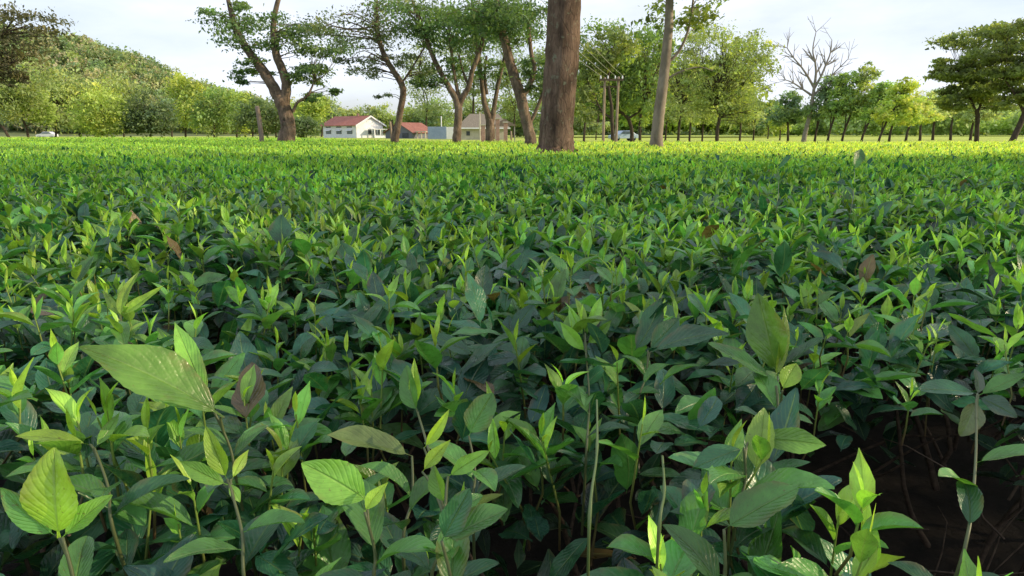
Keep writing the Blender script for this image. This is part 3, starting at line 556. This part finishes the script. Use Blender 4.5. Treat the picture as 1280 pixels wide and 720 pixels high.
# far woods along the horizon
def farwood():
    n = 2600; x = R.uniform(-900, 900, n); y = R.uniform(380, 560, n)+np.abs(x)*.1; Vs = []; Fs = []; Cs = []; o = 0
    for i in range(n):
        if x[i] < -80 and R.uniform() < .5: continue
        r = R.uniform(4, 8); m = 50; u = unit(R.normal(0, 1, (m, 3))); u[:, 2] = np.abs(u[:, 2])
        h = R.uniform(5, 12) + 5*np.clip(np.sin(x[i]*.02), 0, 1)
        P = np.array([x[i], y[i], 0])+u*R.uniform(.5, 1.05, (m, 1))*np.array([r, r, h]); c = (HAZY if R.uniform() < .5 else A3(.12, .17, .11))*(1+R.normal(0, .15)); c = np.tile(c, (m, 1))*(1+R.normal(0, .15, (m, 1)))
        V, F, cc = cards(P, 3.0, 2.4, np.clip(c, 0, 1), .8); Vs.append(V); Fs.append(F+o); Cs.append(cc); o += len(V)
    ob = mesh_np('distant_wood', np.concatenate(Vs), np.concatenate(Fs), FOL, None, None, np.concatenate(Cs), False); ob['kind'] = 'stuff'
farwood()
def midwood():
    Vs = []; Fs = []; Cs = []; o = 0
    for i in range(520):
        a = i < 230; Y = R.uniform(170, 230) if a else R.uniform(240, 330); px = R.uniform(690, 975) if a else R.uniform(960, 1420); p = at(px, 170, Y)
        hm = (17 if px < 930 else 9)*R.uniform(.7, 1.15) if a else 9.5*R.uniform(.6, 1.35); r = R.uniform(3, 6); m = 380
        u = unit(R.normal(0, 1, (m, 3)))*R.uniform(.3, 1.05, (m, 1)); P = np.array([p[0], Y, hm*.60])+u*np.array([r, r, hm*.46]); P += .5*np.sin(P[:, [1, 2, 0]]*1.3)
        c = ([PALE, LIME, OLIVE, HAZY, GREEN*1.3] if a else [PALE*1.2, HAZY*1.35, HAZY*1.2, HAZY*1.5, PALE*1.1])[R.integers(5)]*(1.1+R.normal(0, .12)); c = np.tile(c, (m, 1))*(1+R.normal(0, .15, (m, 1)))
        V, F, cc = cards(P, 1.3, .8, np.clip(c, 0, 1), .7); Vs.append(V); Fs.append(F+o); Cs.append(cc); o += len(V)
    ob = mesh_np('light_green_wood', np.concatenate(Vs), np.concatenate(Fs), FOL, None, None, np.concatenate(Cs), False); ob['kind'] = 'stuff'
midwood()
# shade trees standing to the right, outside the frame: they throw the shade over the near tea
def offtree(label, x, y, H, rad, nc, col=GREEN, zlow=.4, leaf=.26, flat=.5):
    root = empty('shade_tree', (x, y, 0), label, 'tree', 'shade trees right of the view'); tb = Tubes(); base = np.array([x, y, 0.])
    P = smooth_path([[x, y, -.05], [x+.1, y, H*.3], [x-.1, y+.1, H*.6], [x, y, H*.9]], 14); tb.add(P, np.linspace(.3, .08, 14), 14, rough=.05); Ps = []; Cs = []
    for q in range(nc):
        u = unit(R.normal(0, 1, 3))*R.uniform(.1, 1)**.5; c = base+np.array([u[0]*rad, u[1]*rad, H*(.5+zlow/2)+u[2]*H*(1-zlow)/2]); s = rad*.22; Ps.append(c+R.normal(0, 1, (90, 3))*np.array([s, s, s*flat])); Cs.append(np.tile(col*(1+R.normal(0, .2)), (90, 1)))
        if q % 2 == 0: a = P[R.integers(5, 13)]; tb.add(smooth_path([a, (a+c)/2+R.normal(0, .2, 3), c], 6), np.linspace(.05, .01, 6), 5)
    Pn = np.concatenate(Ps); Cn = np.concatenate(Cs); tt = (Pn[:, 2]-.72)/sd[2]; qx = Pn[:, 0]-sd[0]*tt; qy = Pn[:, 1]-sd[1]*tt   # leaves cut out along the sun rays so flecks land on chosen tea
    f = nz2(qx, qy, 3.3, 4.4)+.3*nz2(qx, qy, 9, 1.4); L_ = 1/(1+np.exp((qx+.12)/.12)); near = (qy < 2.2)
    thr = np.where(near, .95-1.10*L_, np.where(qy < 5, .34, .26)+.25/(1+np.exp(-qx/1.5))); k = f < thr; Pn = Pn[k]; Cn = Cn[k]
    tb.build('trunk', BARK, root, base); V, F, cc = cards(Pn, leaf, leaf*.5, np.clip(Cn, 0, 1), .6); mesh_np('crown', V, F, FOL, root, None, cc, False, base)
offtree('broad crowned shade tree close by, right of the view', 13.5, 3.4, 9.5, 4.4, 90, zlow=.1)
offtree('second broad shade tree further right of the view', 21, 2.5, 13, 5.5, 70, zlow=.2)
offtree('tall shade tree far right of the view', 31, 2.0, 17, 6.5, 60, zlow=.3)
offtree('low leafy shade tree right and behind the camera', 10, -3.5, 8, 3.8, 50, zlow=.12)

# ------------------------------------------------------------------ buildings
WHITE = mat_noise('white lime wash', (.58, .60, .66), (.72, .74, .80), 1.2, .85, .1); WBLUE = mat_noise('pale grey paint', (.55, .57, .60), (.72, .74, .77), 1.0, .85, .1)  # second pale tone, for awnings and the white fence panel
def mat_corr(name, c1, c2, ax=0, sc=14):
    g = G(name); t = g.new('ShaderNodeTexCoord'); w_ = g.new('ShaderNodeTexWave'); w_.bands_direction = 'XYZ'[ax]; w_.inputs['Scale'].default_value = sc/6.28; g.l(t.outputs['Object'], w_.inputs[0])
    n_ = g.noise(1.2, 6, t.outputs['Object'], .7); g.l(g.ramp(n_, [(.3, c1), (.7, c2)]), g.p.inputs['Base Color']); g.p.inputs['Roughness'].default_value = .75; g.bump(w_.outputs[1], .7, .04); return g.m
REDR = mat_corr('red painted roof sheet', (.20, .075, .055), (.33, .14, .11), 1); BLUE = mat_corr('pale blue sheet', (.26, .34, .50), (.36, .44, .58), 0)
THATCH = mat_noise('weathered grey roof', (.15, .13, .105), (.28, .25, .20), 6, .95, .6, .05, (1, 1, 3)); CREAM = mat_noise('cream plaster', (.38, .35, .28), (.52, .48, .40), 1.5, .9, .1)
DGREY = mat_noise('dark opening', (.03, .035, .045), (.07, .08, .10), 2, .5, .05); GLASSY = mat_noise('dark bluish window glass', (.08, .11, .15), (.16, .20, .26), 2, .2, .0); WOOD = mat_noise('weathered wood', (.16, .12, .09), (.34, .27, .21), 12, .9, .4, .01, (1, 1, .2))  # dark bluish panes for house and car windows
BRICK = mat_noise('pinkish brick', (.30, .17, .13), (.45, .30, .25), 4, .9, .2); TIMB = mat_noise('dark timber', (.06, .045, .035), (.12, .09, .07), 8, .9, .3)
def gable(root, L, Wd, H, HR, wallm, roofm, ov=.45):      # length along x, gable at both ends, front wall at y=0
    b = Box(); b.raw([(0, 0, 0), (L, 0, 0), (L, Wd, 0), (0, Wd, 0), (0, 0, H), (L, 0, H), (L, Wd, H), (0, Wd, H), (0, Wd/2, HR-.12), (L, Wd/2, HR-.12)],
                     [(0, 1, 5, 4), (1, 2, 6, 9, 5), (2, 3, 7, 6), (3, 0, 4, 8, 7), (0, 3, 2, 1)]); b.build('wall', wallm, root)
    r = Box(); sl = (HR-H)/(Wd/2); t = .12
    for s in (0, 1):
        y0, y1 = (-ov, Wd/2) if s == 0 else (Wd+ov, Wd/2); z0 = H-ov*sl; V = [(-ov, y0, z0), (L+ov, y0, z0), (L+ov, y1, HR), (-ov, y1, HR)]; V += [(x, y, z+t) for x, y, z in V]
        r.raw(V, [(0, 1, 2, 3), (4, 5, 6, 7), (0, 1, 5, 4), (1, 2, 6, 5), (2, 3, 7, 6), (3, 0, 4, 7)])
    return r.build('roof', roofm, root)
# red roofed house
p = at(446, 172, 160); TH = radians(-40)
h = empty('house', (p[0], 160, 0), 'long white house with red sheet roof and lit gable end', 'house', rz=0)
# local frame: corner nearest camera at origin; long wall runs to the left-back, gable to the right-back
h.rotation_euler.z = radians(180-38)
L1, W1, H1, HR1 = 13.2, 8.4, 3.15, 5.2
# after the rotation +x points left/back, so mirror: front long wall is on local y=0 .. negative side faces right-back; build with y<0
hh = bpy.data.objects.new('x', None)
def flip(o, W):                                      # move the body to the y<0 side
    o.location.y = -W
gb = Box()
gb.raw([(0, 0, 0), (L1, 0, 0), (L1, W1, 0), (0, W1, 0), (0, 0, H1), (L1, 0, H1), (L1, W1, H1), (0, W1, H1), (0, W1/2, HR1-.12), (L1, W1/2, HR1-.12)], [(0, 1, 5, 4), (1, 2, 6, 9, 5), (2, 3, 7, 6), (3, 0, 4, 8, 7), (0, 3, 2, 1)])
bpy.data.objects.remove(hh)
def house_at(root, parts):
    pass
wl = gb.build('wall', WHITE, h); wl.location.y = -W1
rb = Box(); sl = (HR1-H1)/(W1/2); ov = .6; t = .14
for s in (0, 1):
    y0 = -ov if s == 0 else W1+ov; z0 = H1-ov*sl; V = [(-ov, y0, z0), (L1+ov, y0, z0), (L1+ov, W1/2, HR1), (-ov, W1/2, HR1)]; V += [(x, y, z+t) for x, y, z in V]
    rb.raw(V, [(0, 1, 2, 3), (4, 5, 6, 7), (0, 1, 5, 4), (1, 2, 6, 5), (2, 3, 7, 6), (3, 0, 4, 7)])
rf = rb.build('roof', mat_corr('red roof sheet', (.27, .085, .06), (.40, .15, .11), 0), h); rf.location.y = -W1
for s in (-1, 1):                                    # barge boards on the lit gable
    bb = Box(); V = []
    y0 = -W1/2; y1 = -W1/2+s*(W1/2+ov)
    for (y, z) in ((y0, HR1), (y1, H1-ov*sl)): V += [(-ov-.06, y, z-.22), (-ov-.06, y, z+.17), (-ov-.01, y, z-.22), (-ov-.01, y, z+.17)]
    bb.raw(V, [(0, 1, 5, 4), (2, 3, 7, 6), (1, 3, 7, 5), (0, 2, 6, 4)]); bb.build('barge_board', WHITE, h)
# long wall that faces the camera is the y=0 side (turned to the viewer)
for k in range(3):
    x0 = 1.6+k*4.2
    wn = Box().box(x0, x0+2.0, .0, .06, .95, 1.75).build('window', TIMB, h); Box().box(x0+.1, x0+1.9, .06, .09, 1.03, 1.68).build('pane', GLASSY, wn)
    sh = Box().raw([(x0-.15, 0, 2.0), (x0+2.15, 0, 2.0), (x0+2.15, .55, 1.72), (x0-.15, .55, 1.72), (x0-.15, 0, 1.94), (x0+2.15, 0, 1.94), (x0+2.15, .55, 1.66), (x0-.15, .55, 1.66)], [(0, 1, 2, 3), (4, 5, 6, 7), (2, 3, 7, 6), (0, 3, 7, 4), (1, 2, 6, 5)]).build('window_awning', WBLUE, h)
    Box().box(x0, x0+2.0, .0, .05, 2.45, 2.72).build('vent', DGREY, h)
# porch in front of the gable
pr = Box()
pr.box(-3.0, -.7, -W1-.6, -2.9, 2.0, 2.14); pr.build('porch_roof', WHITE, h)
for k in range(4): Box().box(-2.9, -2.65, -3.15-k*1.85-.25, -3.15-k*1.85, 0, 2.0).build('pillar', WHITE, h)
Box().box(-2.86, -2.70, -W1-.4, -3.3, .0, .55).build('parapet', WHITE, h)
for k in range(3): Box().box(-.05, .0, -4.6-k*1.6, -3.6-k*1.6, .9, 2.0).build('window', DGREY, h)
Box().box(4.0, 4.5, -W1/2-.25, -W1/2+.25, HR1-.1, HR1+.7).build('chimney', BRICK, h)
# small red roofed shed with a dark gable end
p = at(482, 172, 140); s_ = empty('shed', (p[0], 140, 0), 'small shed with dull red roof and dark grey gable wall', 'shed', rz=radians(-27))
SHW = mat_noise('dark blue grey boards', (.10, .11, .14), (.17, .18, .22), 3, .9, .2, .02, (6, 1, 1))
g2 = Box(); Wd = 7.0; Ln = 8; g2.prism([(0, 0), (Wd, 0), (Wd, 1.3), (Wd/2, 3.2), (0, 1.3)], 0, Ln); g2.build('wall', SHW, s_)
r2 = Box(); sl = 1.9/(Wd/2)
for a, b in ((-.4, Wd/2), (Wd+.4, Wd/2)):
    V = [(a, -.4, 1.32-.4*sl), (a, Ln+.4, 1.32-.4*sl), (b, Ln+.4, 3.24), (b, -.4, 3.24)]; V += [(x, y, z+.1) for x, y, z in V]; r2.raw(V, [(0, 1, 2, 3), (4, 5, 6, 7), (0, 1, 5, 4), (1, 2, 6, 5), (2, 3, 7, 6), (3, 0, 4, 7)])
r2.build('roof', REDR, s_); Box().box(4.4, 6.0, -.06, -.003, .2, 1.15).build('shutter', DGREY, s_)
pp = Box(); 
for k in range(3): Box().box(Wd+.9+k*1.0, Wd+1.1+k*1.0, .2, .4, 0, 1.35).build('post', CREAM, s_)
Box().box(Wd+.6, Wd+3.3, .0, 1.6, 1.36, 1.5).build('lean_to_roof', CREAM, s_)
# blue sheet fence
p = at(535, 172, 120); f_ = empty('sheet_fence', (p[0], 120, 0), 'pale blue metal sheet fence with a white end panel', 'fence', rz=radians(4))
fb = Box(); n = 24
for k in range(n): x0 = k*.14; fb.box(x0, x0+.07, 0, .04, .05, 2.25); fb.box(x0+.07, x0+.14, .03, .07, .05, 2.25)
fb.build('blue_panel', BLUE, f_); Box().box(3.38, 5.6, .02, .07, .05, 2.2).build('white_panel', WBLUE, f_)
for k in range(5): Box().box(k*1.35-.04, k*1.35+.04, .08, .18, 0, 2.3).build('fence_post', WOOD, f_)
o = Tubes(); p = at(552, 172, 123); 
o.add([[0, 0, 0], [0, 0, 2], [.02, 0, 4.2]], [.10, .09, .08], 10); e = empty('pole', (p[0], 123, 0), 'thin white pole rising behind the blue fence', 'pole'); o.build('shaft', WHITE, e); Box().box(-.14, .14, -.1, .1, 4.2, 4.32).build('pole_cap', TIMB, e)
# grey roofed cottage
p = at(574, 172, 110); c_ = empty('cottage', (p[0], 110, 0), 'low cottage with a big weathered grey hipped roof and cream wall', 'house', rz=radians(3))
Wc = 8.0; Dc = 6.0
Box().box(0, Wc, 0, Dc, 0, 1.95).build('wall', CREAM, c_)
V = [(-.5, -.6, 1.8), (Wc+.5, -.6, 1.8), (Wc+.5, Dc+.6, 1.8), (-.5, Dc+.6, 1.8), (1.8, Dc/2, 4.3), (Wc-1.3, Dc/2, 4.3), (-.5, -.6, 1.98), (Wc+.5, -.6, 1.98), (Wc+.5, Dc+.6, 1.98), (-.5, Dc+.6, 1.98)]
Box().raw(V, [(0, 1, 2, 3), (6, 7, 5, 4), (7, 8, 5), (8, 9, 4, 5), (9, 6, 4), (0, 1, 7, 6), (1, 2, 8, 7), (2, 3, 9, 8), (3, 0, 6, 9)]).build('roof', THATCH, c_)
Box().box(-.55, Wc+.55, -.66, -.62, 1.78, 2.0).build('fascia', WHITE, c_)
for k, x0 in enumerate((1.2, 3.4)): Box().box(x0, x0+.6, -.04, -.003, .7, 1.4).build('window', DGREY, c_)
Box().box(5.0, 5.8, -.04, -.003, .05, 1.6).build('door', BRICK, c_)
for k, x0 in enumerate((4.4, 6.4)): Box().box(x0, x0+.12, -.5, -.38, 0, 1.75).build('post', WOOD, c_)
o = Tubes(); p = at(600, 172, 104); e = empty('pole', (p[0], 104, 0), 'pale pole standing in front of the grey cottage roof', 'pole'); o.add([[0, 0, 0], [0, 0, 2], [0.01, 0, 4.3]], [.11, .10, .085], 10); o.build('shaft', CREAM, e); Box().box(-.3, .3, -.04, .04, 4.0, 4.08).build('crossbar', WOOD, e)
# brick gate pillars and rails near the joined trunks
for k, (px, py, hgt, lab) in enumerate([(604, 172, 1.9, 'pinkish brick pillar left of the joined leaning trunks'), (622, 175, 2.6, 'taller brick pillar right of the joined trunks'), (632, 175, 2.2, 'brick pillar under the little shelter roof')]):
    p = at(px, py, 75); e = empty('brick_pillar', (p[0], 75, 0), lab, 'pillar', 'brick pillars by the cottage'); Box().box(-.22, .22, -.22, .22, 0, hgt).build('shaft', BRICK, e, .02); Box().box(-.3, .3, -.3, .3, hgt, hgt+.14).build('capstone', CREAM, e, .02)
p = at(618, 175, 78); e = empty('shelter', (p[0], 78, 0), 'little open shelter with a brown pitched roof on thin posts', 'shelter')
Box().prism([(-.3, 1.9), (2.7, 1.9), (1.2, 2.7)], -1, 1.2).build('roof', WOOD, e)
for a, b in ((0, -.8), (2.4, -.8), (0, 1), (2.4, 1)): Box().box(a-.06, a+.06, b-.06, b+.06, 0, 1.895).build('post', CREAM, e)
# wooden posts
for (px, top, Y, wpx, lab) in [(326, 133, 24, 6, 'tall weathered wooden post standing left of the forked trunk'), (639, 164, 28, 2.6, 'short pale stake close by the brick pillars'), (667, 168, 24, 2.4, 'short stake at the foot of the rough leaning trunk'), (489, 152, 30, 3, 'pale stake leaning on the bent trunk')]:
    p = at(px, 174, Y); z1 = at(px, top, Y)[2]; e = empty('wooden_post', (p[0], Y, 0), lab, 'post'); r = wpx*.5*mpp(170, Y); t = Tubes(); t.add(smooth_path([[0, 0, 0], [r*.3, 0, z1*.5], [-r*.3, 0, z1]], 10), np.linspace(r*1.1, r*.85, 10), 9, rough=.06, seed=px); t.build('shaft', WOOD, e)
    t = Tubes(); t.add([[-r*1.25, 0, z1*.82], [r*1.25, 0, z1*.82]], r*.12, 6); t.build('nail', TIMB, e)
# H-frame power pole
Yp = 44; a = at(754, 178, Yp); b = at(770, 178, Yp); ta = at(756, 100, Yp); tb_ = at(773, 99, Yp)
e = empty('power_pole', (a[0], Yp, 0), 'twin wooden power poles joined by a crossarm carrying wires', 'power pole'); bs = np.array([a[0], Yp, 0])
for u, v in ((a, ta), (b, tb_)):
    t = Tubes(); t.add(smooth_path([[u[0], Yp, 0], (np.array([u[0], Yp, 0])+v)/2, v+np.array([0, 0, .15])], 8), np.linspace(.10, .075, 8), 10, rough=.03); t.build('pole', WOOD, e, bs)
x0 = at(749, 100, Yp)[0]; x1 = at(779, 100, Yp)[0]; zc = ta[2]
def bx(n, m, x0, x1, y0, y1, z0, z1): o = Box().box(x0-bs[0], x1-bs[0], y0-bs[1], y1-bs[1], z0, z1).build(n, m, e)
bx('crossarm', TIMB, x0, x1, Yp-.18, Yp-.09, zc-.06, zc+.06); bx('crossarm', TIMB, x0+.1, x1-.1, Yp+.10, Yp+.18, zc-.45, zc-.37)
wires = Tubes(); WIRE = mat_noise('wire', (.25, .25, .25), (.4, .4, .38), 5, .5, 0)
for k, f in enumerate((.05, .35, .65, .95)):
    xx = x0+(x1-x0)*f; t = Tubes(); t.add([[xx, Yp-.135, zc+.062], [xx, Yp-.135, zc+.13], [xx, Yp-.135, zc+.17], [xx, Yp-.135, zc+.25]], [.03, .06, .035, .045], 10); t.build('insulator', WHITE, e, bs)
    q0 = np.array([xx, Yp-.135, zc+.26]); q1 = np.array([-4+k*.5, 8.0-k*.1, 5.6+k*.15]); q1 = np.array([xx-9.5, 12.0, zc+2.6]) ; P = [q0+(q1-q0)*s+np.array([0, 0, -1.2*4*s*(1-s)*.35]) for s in np.linspace(0, 1, 24)]
    t = Tubes(); t.add(P, .011, 5); wo = t.build('wire', WIRE, e, bs)
# cars and hut far off
def car(px, Y, lab, paint, rz=0):
    p = at(px, 170, Y); e = empty('parked_car', (p[0], Y, 0), lab, 'car', rz=rz)
    prof = [(-2.0, .32), (-2.05, .72), (-1.6, .86), (-.95, .95), (-.45, 1.42), (.95, 1.45), (1.6, .98), (2.0, .9), (2.05, .35)]
    Box().prism(prof, -.8, .8).build('body', paint, e, .06)
    for s in (-.83, .80): Box().prism([(-.78, .98), (-.42, 1.34), (.88, 1.36), (1.3, 1.0)], s, s+.03).build('window', GLASSY, e)
    for wx in (-1.25, 1.3):
        for wy in (-.84, .66):
            t = Tubes(); t.add([[wx, wy, .32], [wx, wy+.18, .32]], .32, 16); wh = t.build('wheel', DGREY, e)
CARW = mat_noise('white car paint', (.5, .52, .58), (.6, .62, .68), 1, .3, 0); CARB = mat_noise('pale blue car paint', (.35, .45, .6), (.42, .52, .66), 1, .3, 0)
car(59, 150, 'small white car parked under the trees at the far left', CARW, .1)
car(779, 95, 'pale blue car parked behind the twin power poles', CARB, .3)

# ------------------------------------------------------------------ foreground shoots one can pick out
def surfY(py):
    a = PITCH+math.atan((py-360)/FPX); return (CAMZ-TOP)/tan(a)
def hp(px, py, k): return at(px, py, surfY(py)*k)
def leafobj(root, rl, base, tip, wr, nhint, col, curl=.3, fold=.35, young=False, name='leaf'):
    d = tip-base; L = np.linalg.norm(d); n_ = unit(np.array(nhint, float)); b = Bag()
    # start direction rotated up so that the chord ends at the tip
    dd = unit(d); X = unit(np.cross(dd, n_)); Z = np.cross(X, dd); s0 = unit(dd*cos(curl/2)+Z*sin(curl/2)); Larc = L*(curl/2)/sin(curl/2) if abs(curl) > 1e-3 else L
    nn = np.cross(X, s0)
    b.add(blades(base[None], s0[None], nn[None], np.array([Larc]), np.array([Larc*wr]), np.array([curl]), np.array([fold]), np.array([col]), 24, 6, prof_young if young else prof_mature, .018, wave=.02))
    return b.build(name, LEAF, root, rl)
TOCAM = np.array([0, -.75, .65])
YEL = A3(.36, .58, .055); BRI = A3(.20, .42, .06); MIDG = A3(.09, .24, .05); DKG = A3(.035, .12, .05)
# (label, stem base px, [leaf: bx,by,kb, tx,ty,kt, width ratio, colour, normal hint, young])
U = (0, -.3, 1); T = (0, -.8, .6); TL = (-.5, -.7, .5); TR = (.5, -.7, .5)
heroes = [
 ('large glossy leaf pair sloping to the lower right at the left side', (288, 530, .80), [(280, 522, .78, 116, 418, .74, .38, BRI*.5, (0, -.4, 1), 0), (262, 505, .77, 212, 405, .88, .22, BRI, TR, 1), (268, 515, .77, 172, 476, .80, .20, BRI*1.1, T, 1)]),
 ('bright yellow green sunlit leaf standing at the bottom left corner', (72, 690, .74), [(74, 672, .74, 78, 560, .78, .60, YEL*.95, T, 0), (70, 670, .74, 0, 610, .74, .35, MIDG*1.3, T, 0), (78, 672, .74, 140, 618, .8, .40, BRI, T, 0)]),
 ('lone yellow green leaf lying level above the bottom left shoot', (128, 580, .8), [(112, 556, .82, 18, 548, .76, .30, YEL*.8, U, 0), (118, 560, .82, 160, 520, .9, .3, BRI, T, 1)]),
 ('young folded lime shoot pointing up between two dark leaves', (296, 640, .8), [(284, 600, .82, 260, 530, .86, .34, YEL, T, 1), (285, 606, .82, 222, 580, .82, .34, BRI, T, 1), (290, 600, .82, 305, 560, .9, .28, YEL*.8, TR, 1), (286, 604, .82, 300, 628, .8, .4, BRI*.8, U, 0)]),
 ('upright yellow budded shoot with curled tips, bottom centre left', (535, 640, .8), [(520, 510, .84, 519, 448, .88, .24, YEL*1.1, T, 1), (522, 515, .84, 500, 462, .9, .5, MIDG, TL, 0), (530, 560, .82, 562, 512, .86, .28, YEL, TR, 1), (528, 590, .81, 560, 548, .86, .35, YEL, T, 1), (560, 596, .8, 610, 562, .82, .34, BRI, T, 0), (556, 630, .8, 540, 582, .84, .48, BRI*.7, TL, 0)]),
 ('broad fresh green leaf at the bottom, left of the yellow budded shoot', (462, 650, .8), [(462, 628, .8, 382, 572, .82, .52, BRI*.9, T, 0), (456, 640, .8, 480, 600, .84, .4, YEL, T, 1)]),
 ('wide ribbed leaf with a browned edge above the bottom centre', (500, 600, .85), [(515, 570, .88, 410, 540, .86, .36, A3(.14, .20, .06), U, 0)]),
 ('dark shiny leaf lying flat at the bottom edge centre', (560, 690, .78), [(556, 676, .78, 636, 640, .80, .50, MIDG, U, 0), (552, 676, .78, 590, 612, .82, .5, DKG*1.5, T, 0)]),
 ('toothed mid green leaf facing the camera right of the yellow shoot', (590, 560, .86), [(586, 545, .88, 614, 490, .92, .62, MIDG*1.1, T, 0)]),
 ('bare pale green cut stalk standing in the dark centre gap', (738, 610, .84), []),
 ('second shorter cut stalk right of the tall bare one', (826, 625, .86), []),
 ('large pointed leaf pair rising at the right of centre', (965, 480, .84), [(972, 470, .86, 950, 366, .92, .42, BRI*.55, TL, 0), (968, 475, .86, 985, 385, .94, .22, YEL*.55, TR, 1), (966, 474, .86, 888, 440, .86, .42, MIDG, U, 0), (978, 488, .84, 990, 452, .88, .6, YEL*.8, T, 0)]),
 ('broad bluish leaf lying level right of centre', (800, 450, .88), [(815, 440, .88, 908, 408, .84, .42, A3(.04, .12, .06), U, 0), (810, 438, .88, 850, 400, .95, .4, DKG*1.4, T, 0)]),
 ('blunt torn leaf pointing right above the dark gap', (930, 560, .82), [(938, 548, .84, 1032, 554, .80, .36, BRI*.75, T, 0), (930, 560, .84, 868, 590, .8, .42, DKG*1.4, U, 0)]),
 ('big cut leaf at the bottom edge left of the dark soil', (900, 680, .78), [(905, 662, .78, 1000, 612, .80, .48, MIDG*1.2, U, 0)]),
 ('sprig of four rounded dark leaves over the bare soil at the right', (1222, 600, .8), [(1222, 492, .86, 1145, 484, .86, .42, DKG*1.2, U, 0), (1224, 494, .86, 1285, 470, .84, .4, MIDG*.9, U, 0), (1222, 496, .86, 1272, 520, .82, .55, A3(.05, .11, .07), T, 0), (1220, 500, .86, 1200, 545, .84, .6, A3(.15, .19, .09), T, 0), (1222, 494, .86, 1222, 462, .9, .4, A3(.10, .13, .09), T, 0)]),
 ('long narrow leaf on a stalk standing above the sunlit tea line', (1068, 232, .55), [(1068, 212, .60, 1076, 186, .62, .42, MIDG, T, 0)]),
 ('narrow leaf poking above the tea line, left of the stalked one', (974, 232, .6), [(972, 212, .62, 988, 192, .62, .26, DKG*1.5, T, 0)]),
 ('lime whorl of spiky young leaves in the left middle', (538, 0, 0), [(150, 395, .9, 130, 362, .95, .2, YEL*.8, T, 1), (152, 395, .9, 172, 368, .95, .2, YEL*.8, T, 1), (151, 396, .9, 208, 362, .92, .2, YEL*.75, T, 1), (150, 398, .9, 158, 340, 1.0, .22, YEL*.7, T, 1)]),
 ('large blue green leaf facing the camera in the left middle distance', (352, 330, .9), [(352, 312, .86, 354, 268, .9, .58, A3(.035, .12, .06), T, 0)]),
 ('tall light green shoot with paired leaves right of centre', (735, 500, .88), [(730, 420, .90, 708, 385, .96, .34, BRI*1.1, TL, 1), (732, 418, .90, 752, 372, .96, .32, BRI*1.1, TR, 1), (731, 416, .90, 728, 372, .98, .22, YEL*.7, T, 1), (732, 440, .89, 700, 402, .9, .34, BRI, TL, 1), (733, 430, .9, 766, 402, .9, .36, BRI, TR, 1)]),
]
for hi, (lab, sb, lv) in enumerate(heroes):
    if hi == 18: sb = (152, 430, .92)
    rp = hp(*sb); rp = rp-np.array([0, 0, .06 if lv else .03]); root = empty('tea_shoot', rp, lab, 'tea shoot', 'tea shoots one can pick out in the foreground')
    st = Tubes(); gcol = A3(.08, .10, .035)
    if lv:
        pts = [hp(l[0], l[1], l[2]) for l in lv]; order = sorted(range(len(pts)), key=lambda q: pts[q][2]); top = pts[order[-1]]
        mid = (rp+top)/2+np.array([.004, 0, 0]); path = smooth_path([rp-np.array([0, -.02, .12]), rp, mid, top], 16); st.add(path, np.linspace(.0016, .0010, 16), 8, gcol, rough=.05, seed=hi)
        for q in range(len(pts)):
            k = int(np.argmin(np.linalg.norm(path-pts[q], axis=1)))
            if np.linalg.norm(path[k]-pts[q]) > .004: st.add(smooth_path([path[max(k-2, 0)], (path[k]+pts[q])/2, pts[q]], 6), np.linspace(.0013, .0009, 6), 7, gcol)
    else:
        top = hp(746, 500, .84) if hi == 9 else hp(828, 570, .86); st.add(smooth_path([rp-np.array([-.004, -.01, .16]), rp, (rp+top)/2+np.array([.003, 0, 0]), top], 18), np.linspace(.0013, .0010, 18)*(1+.45*(np.arange(18) % 6 == 0)), 10, A3(.10, .15, .045), rough=.04)
    st.build('stem', STEM, root, rp)
    if lv:
        for q in range(5):
            k = int(np.linspace(3, 10, 5)[q]); az = q*2.4+hi; d_ = dirs(az, R.uniform(.1, .7)); Lq = R.uniform(.04, .065)
            leafobj(root, rp, path[k], path[k]+d_*Lq, R.uniform(.36, .46), tilt_normal(az, .4), (MIDG if q > 2 else DKG)*R.uniform(.8, 1.15), float(R.uniform(.3, .9)), float(R.uniform(.2, .6)))
    for l in lv: leafobj(root, rp, hp(l[0], l[1], l[2]), at(l[3], l[4], surfY(l[1])*l[2]*(1+(l[5]/l[2]-1)*.6)), l[6], l[8], l[7], float(R.uniform(.15, .5)), float(R.uniform(.2, .5)), bool(l[9]))
